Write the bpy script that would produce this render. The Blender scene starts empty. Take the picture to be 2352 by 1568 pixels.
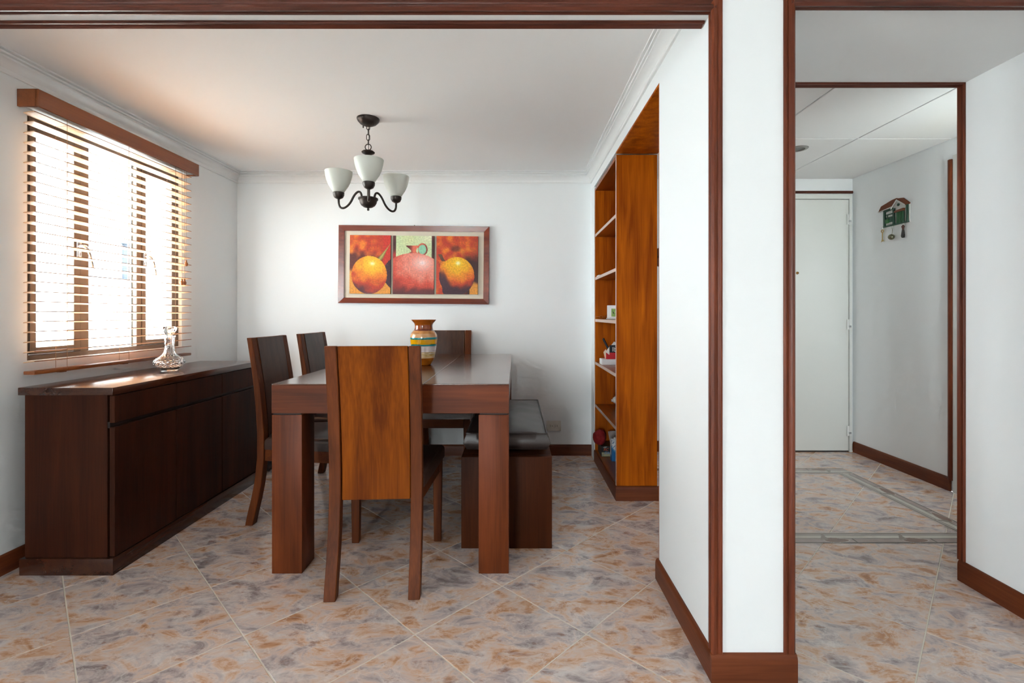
import bpy, bmesh, math, random
from mathutils import Vector, Matrix, noise as mnoise

random.seed(7)
sc = bpy.context.scene
COL = sc.collection
PI = math.pi

# ------------------------------------------------------------------ camera
cam_data = bpy.data.cameras.new('camera')
cam = bpy.data.objects.new('camera', cam_data)
COL.objects.link(cam)
cam.location = (0, 0, 1.1)
cam.rotation_euler = (PI / 2, 0, 0)
cam_data.sensor_width = 36.0
cam_data.lens = 36.0 * 1107.0 / 2352.0
cam_data.shift_x = -6.0 / 2352.0
cam_data.shift_y = -62.0 / 2352.0
cam_data.clip_start = 0.02
sc.camera = cam

# ------------------------------------------------------------------ world: bright overcast sky
SKY = 34.5
world = bpy.data.worlds.new('overcast_sky')
sc.world = world
world.use_nodes = True
bg = world.node_tree.nodes['Background']
bg.inputs['Color'].default_value = (0.90, 0.955, 1.0, 1)
bg.inputs['Strength'].default_value = SKY

sc.view_settings.view_transform = 'Standard'
sc.view_settings.look = 'None'
sc.view_settings.gamma = 1.0
sc.view_settings.use_curve_mapping = False
sc.view_settings.exposure = 0.0
sc.cycles.max_bounces = 8
sc.cycles.diffuse_bounces = 4
sc.cycles.use_light_tree = False
sc.cycles.glossy_bounces = 4
sc.cycles.transmission_bounces = 10
sc.cycles.transparent_max_bounces = 16
sc.cycles.caustics_reflective = True
sc.cycles.blur_glossy = 1.0
sc.cycles.caustics_refractive = False
sc.cycles.sample_clamp_indirect = 20.0
sc.cycles.use_denoising = True
sc.cycles.use_adaptive_sampling = True
sc.cycles.adaptive_threshold = 0.13
sc.cycles.adaptive_min_samples = 16
sc.cycles.light_sampling_threshold = 0.03


def portal(name, loc, sy, sz, rot):
    """Guides the sampling of the daylight that enters through a window opening."""
    L = bpy.data.lights.new(name, 'AREA')
    L.shape = 'RECTANGLE'
    L.size, L.size_y = sy, sz
    L.cycles.is_portal = True
    o = bpy.data.objects.new(name, L)
    COL.objects.link(o)
    o.location = loc
    o.rotation_euler = rot
    return o


# dining window, and a living-room window added for light in the same wall, out of view
DW = (2.145, 3.14, 0.893, 1.995)
LW = (-0.30, 0.14, 0.06, 2.08)
GW = (-1.80, -0.92, 0.06, 2.10)      # window added for light in the wall behind the camera: x0, x1, z0, z1
YF = -4.8
HW = (2.32, 2.57, 1.15, 2.04)       # unseen window added to light the hall, in the wall facing the entrance door: x0, x1, z0, z1
portal('dining_window_portal', (-2.26, (DW[0] + DW[1]) / 2, (DW[2] + DW[3]) / 2), DW[3] - DW[2], DW[1] - DW[0], (0, -PI / 2, 0))
portal('added_living_window_portal', (-2.26, (LW[0] + LW[1]) / 2, (LW[2] + LW[3]) / 2), LW[3] - LW[2], LW[1] - LW[0], (0, -PI / 2, 0))
portal('added_hall_window_portal', ((HW[0] + HW[1]) / 2, 1.91, (HW[2] + HW[3]) / 2), HW[1] - HW[0], HW[3] - HW[2], (PI / 2, 0, 0))
portal('added_rear_window_portal', ((GW[0] + GW[1]) / 2, YF - .09, (GW[2] + GW[3]) / 2), GW[1] - GW[0], GW[3] - GW[2], (PI / 2, 0, 0))


# ------------------------------------------------------------------ helpers
def lin(c):
    return tuple((v / 255 / 12.92) if v / 255 <= 0.04045 else ((v / 255 + 0.055) / 1.055) ** 2.4 for v in c)


def rgba(c):
    return (*lin(c), 1.0)


def wloc(o):
    v = Vector((0, 0, 0))
    while o is not None:
        v += o.location
        o = o.parent
    return v


def tag(o, label=None, cat=None, group=None, kind=None):
    if label:
        o['label'] = label
    if cat:
        o['category'] = cat
    if group:
        o['group'] = group
    if kind:
        o['kind'] = kind
    return o


def empty(name, loc=(0, 0, 0), rz=0.0, parent=None):
    o = bpy.data.objects.new(name, None)
    o.empty_display_size = 0.05
    COL.objects.link(o)
    o.location = loc
    o.rotation_euler = (0, 0, rz)
    o.parent = parent
    return o


def smooth(me, angle=None):
    for p in me.polygons:
        p.use_smooth = True
    if angle is not None:
        try:
            me.set_sharp_from_angle(angle=math.radians(angle))
        except Exception:
            pass


def obj(name, bm, mat, parent=None, world=False, smooth_angle=None):
    """One mesh object. world=True: the vertices are in world space and the parent is only translated."""
    me = bpy.data.meshes.new(name)
    bmesh.ops.recalc_face_normals(bm, faces=bm.faces)
    bm.to_mesh(me)
    bm.free()
    if isinstance(mat, (list, tuple)):
        for m in mat:
            me.materials.append(m)
    elif mat:
        me.materials.append(mat)
    if smooth_angle is not None:
        smooth(me, smooth_angle)
    o = bpy.data.objects.new(name, me)
    COL.objects.link(o)
    if parent is not None:
        o.parent = parent
        if world:
            me.transform(Matrix.Translation(-wloc(parent)))
    return o


def bx(bm, x0, x1, y0, y1, z0, z1, bev=0.0, seg=2, mi=0):
    vs = [bm.verts.new(p) for p in ((x0, y0, z0), (x1, y0, z0), (x1, y1, z0), (x0, y1, z0),
                                    (x0, y0, z1), (x1, y0, z1), (x1, y1, z1), (x0, y1, z1))]
    fs = [bm.faces.new([vs[i] for i in q]) for q in
          ((0, 3, 2, 1), (4, 5, 6, 7), (0, 1, 5, 4), (1, 2, 6, 5), (2, 3, 7, 6), (3, 0, 4, 7))]
    for f in fs:
        f.material_index = mi
    if bev > 0:
        es = list({e for f in fs for e in f.edges})
        bmesh.ops.bevel(bm, geom=es, offset=bev, segments=seg, affect='EDGES', profile=0.5)
    return bm


def box(name, x0, x1, y0, y1, z0, z1, mat, parent=None, bev=0.0, seg=2, world=True, sm=35):
    return obj(name, bx(bmesh.new(), x0, x1, y0, y1, z0, z1, bev, seg), mat, parent, world,
               sm if bev > 0 else None)


def lathe(bm, prof, n=40, c=(0, 0, 0), close_top=False, close_bot=False, fn=None):
    rings = []
    for r, z in prof:
        ring = []
        for k in range(n):
            a = 2 * PI * k / n
            rr = fn(r, z, a) if fn else r
            ring.append(bm.verts.new((c[0] + rr * math.cos(a), c[1] + rr * math.sin(a), c[2] + z)))
        rings.append(ring)
    for a, b in zip(rings, rings[1:]):
        for k in range(n):
            bm.faces.new((a[k], a[(k + 1) % n], b[(k + 1) % n], b[k]))
    if close_bot:
        bm.faces.new(list(reversed(rings[0])))
    if close_top:
        bm.faces.new(rings[-1])
    return bm


def tube(bm, pts, r, n=8, closed=False, cap=True):
    pts = [Vector(p) for p in pts]
    m = len(pts)
    rings = []
    prev = None
    for i, p in enumerate(pts):
        if closed:
            t = (pts[(i + 1) % m] - pts[i - 1]).normalized()
        else:
            t = (pts[min(i + 1, m - 1)] - pts[max(i - 1, 0)]).normalized()
        if prev is None:
            up = Vector((0, 0, 1)) if abs(t.z) < 0.9 else Vector((1, 0, 0))
            u = t.cross(up).normalized()
        else:
            u = (prev - t * prev.dot(t)).normalized()
        prev = u
        v = t.cross(u)
        rr = r[i] if isinstance(r, (list, tuple)) else r
        rings.append([bm.verts.new(p + (u * math.cos(2 * PI * k / n) + v * math.sin(2 * PI * k / n)) * rr) for k in range(n)])
    pairs = list(zip(rings, rings[1:])) + ([(rings[-1], rings[0])] if closed else [])
    for a, b in pairs:
        for k in range(n):
            bm.faces.new((a[k], a[(k + 1) % n], b[(k + 1) % n], b[k]))
    if cap and not closed:
        bm.faces.new(list(reversed(rings[0])))
        bm.faces.new(rings[-1])
    return bm


def extrude_poly(bm, pts2, to3, a, b):
    """pts2: a closed 2-D outline; to3(u, v, w) puts it in space; swept from w=a to w=b."""
    A = [bm.verts.new(to3(u, v, a)) for u, v in pts2]
    B = [bm.verts.new(to3(u, v, b)) for u, v in pts2]
    n = len(pts2)
    for k in range(n):
        bm.faces.new((A[k], A[(k + 1) % n], B[(k + 1) % n], B[k]))
    bm.faces.new(list(reversed(A)))
    bm.faces.new(B)
    return bm


def bez(p0, p1, p2, p3, n=10):
    out = []
    for i in range(n + 1):
        t = i / n
        out.append(tuple((1 - t) ** 3 * a + 3 * (1 - t) ** 2 * t * b + 3 * (1 - t) * t * t * c + t ** 3 * d
                         for a, b, c, d in zip(p0, p1, p2, p3)))
    return out


def lerp(a, b, t):
    return tuple(x + (y - x) * t for x, y in zip(a, b))


def sst(a, b, x):
    t = min(1, max(0, (x - a) / (b - a)))
    return t * t * (3 - 2 * t)


# ------------------------------------------------------------------ materials
def new_mat(name):
    m = bpy.data.materials.new(name)
    m.use_nodes = True
    nt = m.node_tree
    return m, nt, nt.nodes['Principled BSDF']


def plain(name, c, rough=0.5, metal=0.0, coat=0.0, var=0.0, spec=0.5):
    m, nt, b = new_mat(name)
    b.inputs['Base Color'].default_value = rgba(c)
    b.inputs['Roughness'].default_value = rough
    b.inputs['Metallic'].default_value = metal
    b.inputs['Coat Weight'].default_value = coat
    b.inputs['Specular IOR Level'].default_value = spec
    if var > 0:
        tc = nt.nodes.new('ShaderNodeTexCoord')
        n = nt.nodes.new('ShaderNodeTexNoise')
        n.inputs['Scale'].default_value = 9
        n.inputs['Detail'].default_value = 5
        r = nt.nodes.new('ShaderNodeValToRGB')
        r.color_ramp.elements[0].color = (*[v * (1 - var) for v in lin(c)], 1)
        r.color_ramp.elements[1].color = (*[min(1, v * (1 + var)) for v in lin(c)], 1)
        r.color_ramp.elements[0].position = 0.3
        r.color_ramp.elements[1].position = 0.7
        nt.links.new(tc.outputs['Object'], n.inputs['Vector'])
        nt.links.new(n.outputs['Fac'], r.inputs['Fac'])
        nt.links.new(r.outputs['Color'], b.inputs['Base Color'])
    return m


def paint(name, c, rough=0.75, bump=0.0):
    """Painted plaster: flat colour with the fine relief of a roller."""
    m, nt, b = new_mat(name)
    b.inputs['Base Color'].default_value = rgba(c)
    b.inputs['Roughness'].default_value = rough
    b.inputs['Specular IOR Level'].default_value = 0.3
    if bump <= 0:
        return m
    tc = nt.nodes.new('ShaderNodeTexCoord')
    n = nt.nodes.new('ShaderNodeTexNoise')
    n.inputs['Scale'].default_value = 130
    n.inputs['Detail'].default_value = 3
    bp = nt.nodes.new('ShaderNodeBump')
    bp.inputs['Strength'].default_value = bump
    bp.inputs['Distance'].default_value = 0.004
    nt.links.new(tc.outputs['Object'], n.inputs['Vector'])
    nt.links.new(n.outputs['Fac'], bp.inputs['Height'])
    nt.links.new(bp.outputs['Normal'], b.inputs['Normal'])
    return m


def wood(name, dark, light, axis=2, rough=0.35, scale=1.0, coat=0.25, rings=0.5, spec=0.5):
    """Stained wood: long grain along one object axis, slow streaks, fine pores."""
    m, nt, b = new_mat(name)
    N = nt.nodes.new
    tc = N('ShaderNodeTexCoord')
    oi = N('ShaderNodeObjectInfo')
    add = N('ShaderNodeVectorMath')
    add.operation = 'ADD'
    mul = N('ShaderNodeMath')
    mul.operation = 'MULTIPLY'
    mul.inputs[1].default_value = 17.0
    nt.links.new(oi.outputs['Random'], mul.inputs[0])
    nt.links.new(tc.outputs['Object'], add.inputs[0])
    nt.links.new(mul.outputs[0], add.inputs[1])
    mp = N('ShaderNodeMapping')
    s = [11.0 * scale] * 3
    s[axis] = 0.9 * scale
    mp.inputs['Scale'].default_value = s
    nt.links.new(add.outputs[0], mp.inputs['Vector'])
    n1 = N('ShaderNodeTexNoise')
    n1.inputs['Scale'].default_value = 1.6
    n1.inputs['Detail'].default_value = 3.5
    n1.inputs['Roughness'].default_value = 0.6
    n1.inputs['Distortion'].default_value = 0.6
    nt.links.new(mp.outputs['Vector'], n1.inputs['Vector'])
    # growth-ring figure: contour lines of a slow noise
    n3 = N('ShaderNodeTexNoise')
    n3.inputs['Scale'].default_value = 0.35
    n3.inputs['Detail'].default_value = 0
    nt.links.new(mp.outputs['Vector'], n3.inputs['Vector'])
    k = N('ShaderNodeMath')
    k.operation = 'MULTIPLY'
    k.inputs[1].default_value = 60.0
    sn = N('ShaderNodeMath')
    sn.operation = 'SINE'
    nt.links.new(n3.outputs['Fac'], k.inputs[0])
    nt.links.new(k.outputs[0], sn.inputs[0])
    mp2 = N('ShaderNodeMapping')
    s2 = [160.0] * 3
    s2[axis] = 5.0
    mp2.inputs['Scale'].default_value = s2
    nt.links.new(add.outputs[0], mp2.inputs['Vector'])
    n2 = N('ShaderNodeTexNoise')
    n2.inputs['Scale'].default_value = 1.0
    n2.inputs['Detail'].default_value = 1
    nt.links.new(mp2.outputs['Vector'], n2.inputs['Vector'])
    a1 = N('ShaderNodeMath')
    a1.operation = 'MULTIPLY_ADD'
    a1.inputs[1].default_value = 0.10 * rings
    nt.links.new(sn.outputs[0], a1.inputs[0])
    nt.links.new(n1.outputs['Fac'], a1.inputs[2])
    a2 = N('ShaderNodeMath')
    a2.operation = 'MULTIPLY_ADD'
    a2.inputs[1].default_value = 0.35
    nt.links.new(n2.outputs['Fac'], a2.inputs[0])
    nt.links.new(a1.outputs[0], a2.inputs[2])
    r = N('ShaderNodeValToRGB')
    r.color_ramp.elements[0].position = 0.45
    r.color_ramp.elements[1].position = 0.90
    r.color_ramp.elements[0].color = rgba(dark)
    r.color_ramp.elements[1].color = rgba(light)
    nt.links.new(a2.outputs[0], r.inputs['Fac'])
    nt.links.new(r.outputs['Color'], b.inputs['Base Color'])
    b.inputs['Roughness'].default_value = rough
    b.inputs['Coat Weight'].default_value = coat
    b.inputs['Coat Roughness'].default_value = 0.18
    b.inputs['Specular IOR Level'].default_value = spec
    return m


def leather(name, c, rough=0.38):
    m, nt, b = new_mat(name)
    b.inputs['Base Color'].default_value = rgba(c)
    b.inputs['Roughness'].default_value = rough
    tc = nt.nodes.new('ShaderNodeTexCoord')
    v = nt.nodes.new('ShaderNodeTexVoronoi')
    v.inputs['Scale'].default_value = 260
    bp = nt.nodes.new('ShaderNodeBump')
    bp.inputs['Strength'].default_value = 0.12
    bp.inputs['Distance'].default_value = 0.001
    nt.links.new(tc.outputs['Object'], v.inputs['Vector'])
    nt.links.new(v.outputs['Distance'], bp.inputs['Height'])
    nt.links.new(bp.outputs['Normal'], b.inputs['Normal'])
    return m


def printed(name, rough=0.5, coat=0.0):
    """Flat print carried by the mesh's colour attribute."""
    m, nt, b = new_mat(name)
    a = nt.nodes.new('ShaderNodeVertexColor')
    a.layer_name = 'print'
    nt.links.new(a.outputs['Color'], b.inputs['Base Color'])
    b.inputs['Roughness'].default_value = rough
    b.inputs['Coat Weight'].default_value = coat
    return m


def glass_pane(name):
    m, nt, b = new_mat(name)
    nt.nodes.remove(b)
    out = nt.nodes['Material Output']
    t = nt.nodes.new('ShaderNodeBsdfTransparent')
    t.inputs['Color'].default_value = (0.96, 0.98, 0.97, 1)
    g = nt.nodes.new('ShaderNodeBsdfGlossy')
    g.inputs['Roughness'].default_value = 0.02
    mx = nt.nodes.new('ShaderNodeMixShader')
    mx.inputs['Fac'].default_value = 0.05
    nt.links.new(t.outputs[0], mx.inputs[1])
    nt.links.new(g.outputs[0], mx.inputs[2])
    nt.links.new(mx.outputs[0], out.inputs['Surface'])
    return m


def tile_mat(name):
    """Glazed marbled tile: streaks of beige, tan and warm grey with pale veins, different on every tile."""
    m, nt, b = new_mat(name)
    N = nt.nodes.new
    L = nt.links.new
    tc = N('ShaderNodeTexCoord')
    oi = N('ShaderNodeObjectInfo')
    mul = N('ShaderNodeMath')
    mul.operation = 'MULTIPLY'
    mul.inputs[1].default_value = 53.0
    L(oi.outputs['Random'], mul.inputs[0])
    add = N('ShaderNodeVectorMath')
    add.operation = 'ADD'
    L(tc.outputs['Object'], add.inputs[0])
    L(mul.outputs[0], add.inputs[1])
    mp = N('ShaderNodeMapping')
    mp.inputs['Rotation'].default_value = (0, 0, math.radians(28))
    mp.inputs['Scale'].default_value = (6.8, 11.0, 8.0)
    L(add.outputs[0], mp.inputs['Vector'])

    def noi(scale, detail, dist, rough=0.6, off=0.0):
        n = N('ShaderNodeTexNoise')
        n.inputs['Scale'].default_value = scale
        n.inputs['Detail'].default_value = detail
        n.inputs['Distortion'].default_value = dist
        n.inputs['Roughness'].default_value = rough
        if off:
            o = N('ShaderNodeVectorMath')
            o.operation = 'ADD'
            o.inputs[1].default_value = (off, off * 1.7, off * .3)
            L(mp.outputs['Vector'], o.inputs[0])
            L(o.outputs[0], n.inputs['Vector'])
        else:
            L(mp.outputs['Vector'], n.inputs['Vector'])
        return n
    n1 = noi(1.0, 6, 0.7, 0.66)
    r1 = N('ShaderNodeValToRGB')
    cr = r1.color_ramp
    cr.elements[0].position = 0.34
    cr.elements[0].color = rgba((150, 138, 136))
    cr.elements[1].position = 0.74
    cr.elements[1].color = rgba((156, 108, 80))
    for p, c in ((0.43, (190, 176, 174)), (0.50, (216, 196, 186)), (0.56, (218, 184, 160)), (0.63, (200, 152, 116))):
        e = cr.elements.new(p)
        e.color = rgba(c)
    L(n1.outputs['Fac'], r1.inputs['Fac'])
    # grey clouds
    n2 = noi(1.5, 6, 0.5, 0.70, 11.3)
    r2 = N('ShaderNodeValToRGB')
    r2.color_ramp.elements[0].position = 0.50
    r2.color_ramp.elements[1].position = 0.68
    L(n2.outputs['Fac'], r2.inputs['Fac'])
    mx = N('ShaderNodeMix')
    mx.data_type = 'RGBA'
    mxf = N('ShaderNodeMath')
    mxf.operation = 'MULTIPLY'
    mxf.inputs[1].default_value = 0.75
    L(r2.outputs['Color'], mxf.inputs[0])
    L(mxf.outputs[0], mx.inputs['Factor'])
    L(r1.outputs['Color'], mx.inputs['A'])
    mx.inputs['B'].default_value = rgba((224, 216, 212))
    # pale veins: contour of a warped noise
    n3 = noi(0.8, 4, 1.0, 0.6, 23.1)
    sb = N('ShaderNodeMath')
    sb.operation = 'SUBTRACT'
    sb.inputs[1].default_value = 0.5
    L(n3.outputs['Fac'], sb.inputs[0])
    ab = N('ShaderNodeMath')
    ab.operation = 'ABSOLUTE'
    L(sb.outputs[0], ab.inputs[0])
    r3 = N('ShaderNodeValToRGB')
    r3.color_ramp.elements[0].position = 0.0
    r3.color_ramp.elements[0].color = (1, 1, 1, 1)
    r3.color_ramp.elements[1].position = 0.020
    r3.color_ramp.elements[1].color = (0, 0, 0, 1)
    L(ab.outputs[0], r3.inputs['Fac'])
    vf = N('ShaderNodeMath')
    vf.operation = 'MULTIPLY'
    vf.inputs[1].default_value = 0.35
    L(r3.outputs['Color'], vf.inputs[0])
    mx2 = N('ShaderNodeMix')
    mx2.data_type = 'RGBA'
    L(vf.outputs[0], mx2.inputs['Factor'])
    L(mx.outputs['Result'], mx2.inputs['A'])
    mx2.inputs['B'].default_value = rgba((240, 230, 222))
    # dark brown flecks along the streaks
    n4 = noi(2.2, 4, 0.0, 0.7, 41.7)
    r4 = N('ShaderNodeValToRGB')
    r4.color_ramp.elements[0].position = 0.58
    r4.color_ramp.elements[1].position = 0.72
    L(n4.outputs['Fac'], r4.inputs['Fac'])
    df = N('ShaderNodeMath')
    df.operation = 'MULTIPLY'
    df.inputs[1].default_value = 0.7
    L(r4.outputs['Color'], df.inputs[0])
    mx3 = N('ShaderNodeMix')
    mx3.data_type = 'RGBA'
    L(df.outputs[0], mx3.inputs['Factor'])
    L(mx2.outputs['Result'], mx3.inputs['A'])
    mx3.inputs['B'].default_value = rgba((146, 98, 68))
    L(mx3.outputs['Result'], b.inputs['Base Color'])
    b.inputs['Roughness'].default_value = 0.16
    b.inputs['Specular IOR Level'].default_value = 0.5
    return m


M_WALL = paint('white_wall_paint', (240, 243, 244))
M_CEIL = paint('white_ceiling_paint', (244, 244, 244))
M_MOULD = paint('white_moulding_paint', (238, 239, 239), 0.6, 0.0)
M_GROUT = plain('pale_grout', (222, 214, 200), 0.9)
M_TILE = tile_mat('marbled_floor_tile')
M_TRIM = wood('red_brown_trim_wood', (78, 32, 15), (126, 60, 32), 2, 0.35, 1.0, 0.0, 0.3, 0.3)
M_TRIMX = wood('red_brown_trim_wood_lengthwise', (66, 30, 20), (106, 54, 38), 0, 0.35, 1.0, 0.0, 0.3, 0.3)
M_BASE = wood('brown_baseboard_wood_lengthwise', (86, 40, 20), (120, 62, 34), 0, 0.42, 1.0, 0.0, 0.3, 0.25)
M_BASEY = wood('brown_baseboard_wood', (86, 40, 20), (120, 62, 34), 1, 0.42, 1.0, 0.0, 0.3, 0.25)
M_SIDEB = wood('dark_walnut_stain', (42, 18, 9), (70, 33, 16), 2, 0.5, 0.7, 0.0, 0.3, 0.14)
M_SIDEBT = wood('dark_walnut_stain_lengthwise', (50, 26, 18), (80, 42, 26), 1, 0.24, 0.7, 0.35, 0.3, 0.4)
M_TABLE = wood('red_walnut_upright_grain', (80, 35, 13), (118, 56, 24), 2, 0.45, 0.8, 0.0, 0.3, 0.22)
M_TABLEX = wood('red_walnut_cross_grain', (80, 35, 13), (118, 56, 24), 0, 0.45, 0.8, 0.0, 0.3, 0.22)
M_TABLET = wood('red_walnut_tabletop', (70, 40, 26), (108, 66, 44), 1, 0.2, 0.8, 0.6, 0.3)
M_CHAIR = wood('golden_brown_chair_wood', (94, 38, 0), (140, 70, 4), 2, 0.55, 1.0, 0.0, 0.9, 0.12)
M_CHAIRX = wood('reddish_brown_chair_rail', (74, 32, 8), (112, 55, 18), 0, 0.5, 1.0, 0.0, 0.5, 0.2)
M_CHAIRP = wood('dark_brown_chair_pad_veneer', (60, 36, 26), (86, 55, 40), 2, 0.4, 1.0, 0.1, 0.6, 0.3)
M_POST = wood('reddish_brown_chair_post', (74, 32, 8), (112, 55, 18), 2, 0.5, 1.0, 0.0, 0.6, 0.2)
M_SHELF = wood('orange_brown_cedar', (134, 56, 0), (194, 100, 4), 2, 0.5, 0.9, 0.0, 0.4, 0.1)
M_SHELFY = wood('orange_brown_cedar_shelf', (110, 48, 4), (160, 80, 14), 1, 0.32, 0.9, 0.1, 0.4, 0.4)
M_SHEDGE = plain('pale_shelf_edge_band', (205, 178, 164), 0.45)
M_BENCH = wood('dark_brown_bench_wood', (50, 22, 8), (78, 37, 15), 2, 0.5, 0.8, 0.0, 0.3, 0.12)
M_LEATHER = leather('dark_brown_leather', (60, 40, 33))
M_CUSH = leather('charcoal_brown_leatherette', (58, 48, 45), 0.36)
M_BLIND = wood('brightened_blind_wood', (214, 168, 128), (228, 186, 148), 1, 0.42, 0.7, 0.0, 0.2, 0.5)  # slat faces lightened beyond the chestnut wood, standing in for daylight
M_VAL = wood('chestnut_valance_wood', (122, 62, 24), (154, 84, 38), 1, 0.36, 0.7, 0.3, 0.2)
M_CORD = plain('tan_blind_cord', (150, 110, 80), 0.8)
M_TASSEL = plain('turned_wood_tassel', (156, 92, 40), 0.35, coat=0.3)
M_BRONZE = plain('bronze_window_aluminium', (104, 92, 82), 0.45, 0.3)
M_STEEL = plain('polished_steel', (200, 200, 200), 0.2, 1.0)
M_IRON = plain('oil_rubbed_bronze', (58, 50, 46), 0.42, 0.6, var=0.25)
M_SHADE = plain('frosted_white_glass', (232, 234, 228), 0.35, 0.0)
M_PANE = glass_pane('window_glass')
M_DOOR = paint('pale_grey_door_enamel', (218, 219, 214), 0.45, 0.0)
M_WPLAST = plain('white_plastic', (226, 222, 212), 0.4)
M_BLACK = plain('matt_black', (16, 16, 18), 0.6)
M_FRAME = wood('mahogany_picture_frame', (96, 32, 14), (140, 56, 26), 0, 0.25, 1.0, 0.5, 0.2)
M_MAT = plain('beige_linen_mount', (222, 210, 190), 0.85, var=0.03)
M_CANVAS = printed('painted_canvas', 0.55)
M_CANVEDGE = plain('dark_canvas_edge', (44, 22, 18), 0.7)


def shade_glass():
    m, nt, b = M_SHADE, M_SHADE.node_tree, M_SHADE.node_tree.nodes['Principled BSDF']
    out = nt.nodes['Material Output']
    tr = nt.nodes.new('ShaderNodeBsdfTranslucent')
    tr.inputs['Color'].default_value = rgba((235, 238, 230))
    mx = nt.nodes.new('ShaderNodeMixShader')
    mx.inputs['Fac'].default_value = 0.35
    nt.links.new(b.outputs[0], mx.inputs[1])
    nt.links.new(tr.outputs[0], mx.inputs[2])
    nt.links.new(mx.outputs[0], out.inputs['Surface'])


shade_glass()


def structure(o, label, cat):
    return tag(o, label, cat, kind='structure')


# ------------------------------------------------------------------ the shell
XL, YB, XR = -2.17, 3.77, 0.60       # dining room: left wall, back wall, right wall plane
ZC = 2.21                            # dining ceiling
YP0, YP1 = 1.45, 2.00                # pillar, front to back
XP1 = 0.832                          # hall side of the pillar
XH = 1.85                            # right wall of the near passage
XHR, YHB, ZH = 2.72, 3.88, 2.19      # entrance hall: right wall, back wall, ceiling

# left wall with the two window openings
bm = bmesh.new()
W0, W1, ZT = XL - 0.14, XL, 2.42
bx(bm, W0, W1, YF - .1, LW[0], 0, ZT)
bx(bm, W0, W1, LW[0], LW[1], 0, LW[2])
bx(bm, W0, W1, LW[0], LW[1], LW[3], ZT)
bx(bm, W0, W1, LW[1], DW[0], 0, ZT)
bx(bm, W0, W1, DW[0], DW[1], 0, DW[2])
bx(bm, W0, W1, DW[0], DW[1], DW[3], ZT)
bx(bm, W0, W1, DW[1], YB + .12, 0, ZT)
structure(obj('wall_left', bm, M_WALL), 'white plaster wall holding the window with the wooden blind', 'wall')
structure(box('wall_back', XL - .14, 0.846, YB, YB + .12, 0, ZT, M_WALL), 'white plaster wall behind the table carrying the framed triptych', 'wall')
bm = bmesh.new()
bx(bm, XR, 0.846, 3.63, YB, 0, 2.06)
bx(bm, XR, 0.846, YP1, YB, 2.062, ZT)
structure(obj('wall_right', bm, M_WALL), 'white header wall above the built-in shelves', 'wall')
structure(box('wall_pillar', XR, XP1, YP0, YP1, 0, ZT, M_WALL), 'white pillar edged with brown mouldings', 'wall')
structure(box('wall_beam', XL, XR, YP0, YP0 + .085, 2.022, ZT, M_WALL), 'white beam crossing the ceiling above the dining opening', 'wall')
structure(box('wall_lintel', XP1, XH + .12, YP0, YP1, 2.052, ZT, M_WALL), 'pale dropped ceiling over the passage to the entrance', 'wall')
bm = bmesh.new()
bx(bm, XH, XH + .12, YF, YP1, 0, ZT)
for a, b_, c_, d_ in ((XH + .12, HW[0], 0, ZT), (HW[1], XHR + .12, 0, ZT), (HW[0], HW[1], 0, HW[2]), (HW[0], HW[1], HW[3], ZT)):
    bx(bm, a, b_, YP1 - .1, YP1, c_, d_)
structure(obj('wall_passage', bm, M_WALL), 'bare white wall at the edge of the passage', 'wall')
structure(box('wall_hall_back', 0.846, XHR + .12, YHB, YHB + .12, 0, ZT, M_WALL), 'white end wall around the entrance door', 'wall')
structure(box('wall_hall_right', XHR, XHR + .12, YP1, YHB, 0, ZT, M_WALL), 'white hall wall with the little key rack', 'wall')
bm = bmesh.new()
bx(bm, XL, GW[0], YF - .12, YF, 0, ZT)
bx(bm, GW[1], XH + .12, YF - .12, YF, 0, ZT)
bx(bm, GW[0], GW[1], YF - .12, YF, 0, GW[2])
bx(bm, GW[0], GW[1], YF - .12, YF, GW[3], ZT)
structure(obj('wall_front', bm, M_WALL), 'white wall behind the viewer', 'wall')
structure(box('ceiling', XL, XR, YP0 + .085, YB, ZC, ZC + .1, M_CEIL), 'smooth white ceiling over the dining table', 'ceiling')
structure(box('ceiling_living', XL, XH, YF, YP0, ZC + .02, ZC + .12, M_CEIL), 'smooth white ceiling over the living room', 'ceiling')

# hall ceiling: boards with open joints under a dark void
hc = structure(box('ceiling_hall', 0.846, XHR, YP1, YHB, ZH + .02, ZH + .1, plain('ceiling_void', (120, 118, 112), 0.9)),
               'panelled drop ceiling of the entrance hall', 'ceiling')
xs = [0.846, 0.945, 1.538, 2.128, XHR]
ys = [YP1, 2.99, YHB]
for xa, xb in zip(xs, xs[1:]):
    for ya, yb in zip(ys, ys[1:]):
        box('ceiling_panel', xa + .004, xb - .004, ya + .004, yb - .004, ZH, ZH + .02, M_CEIL, hc, 0.002, 1)

# floor: slab with grout, and every tile a piece of its own laid on the diagonal
floor = structure(box('floor', XL, XHR, YF, YHB, -.10, -0.0012, M_GROUT), 'glossy marbled beige floor tiles laid on the diagonal', 'floor')
TS, TG, TH = 0.4159, 0.0042, math.radians(44.6)
di = Vector((math.cos(TH), -math.sin(TH)))
dj = Vector((math.sin(TH), math.cos(TH)))
T0 = Vector((-0.3420, 1.6560))


def clip(poly, axis, lim, keep_less):
    out = []
    for a, b in zip(poly, poly[1:] + poly[:1]):
        ia = (a[axis] <= lim) if keep_less else (a[axis] >= lim)
        ib = (b[axis] <= lim) if keep_less else (b[axis] >= lim)
        if ia:
            out.append(a)
        if ia != ib:
            t = (lim - a[axis]) / (b[axis] - a[axis])
            out.append(a + (b - a) * t)
    return out


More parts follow.
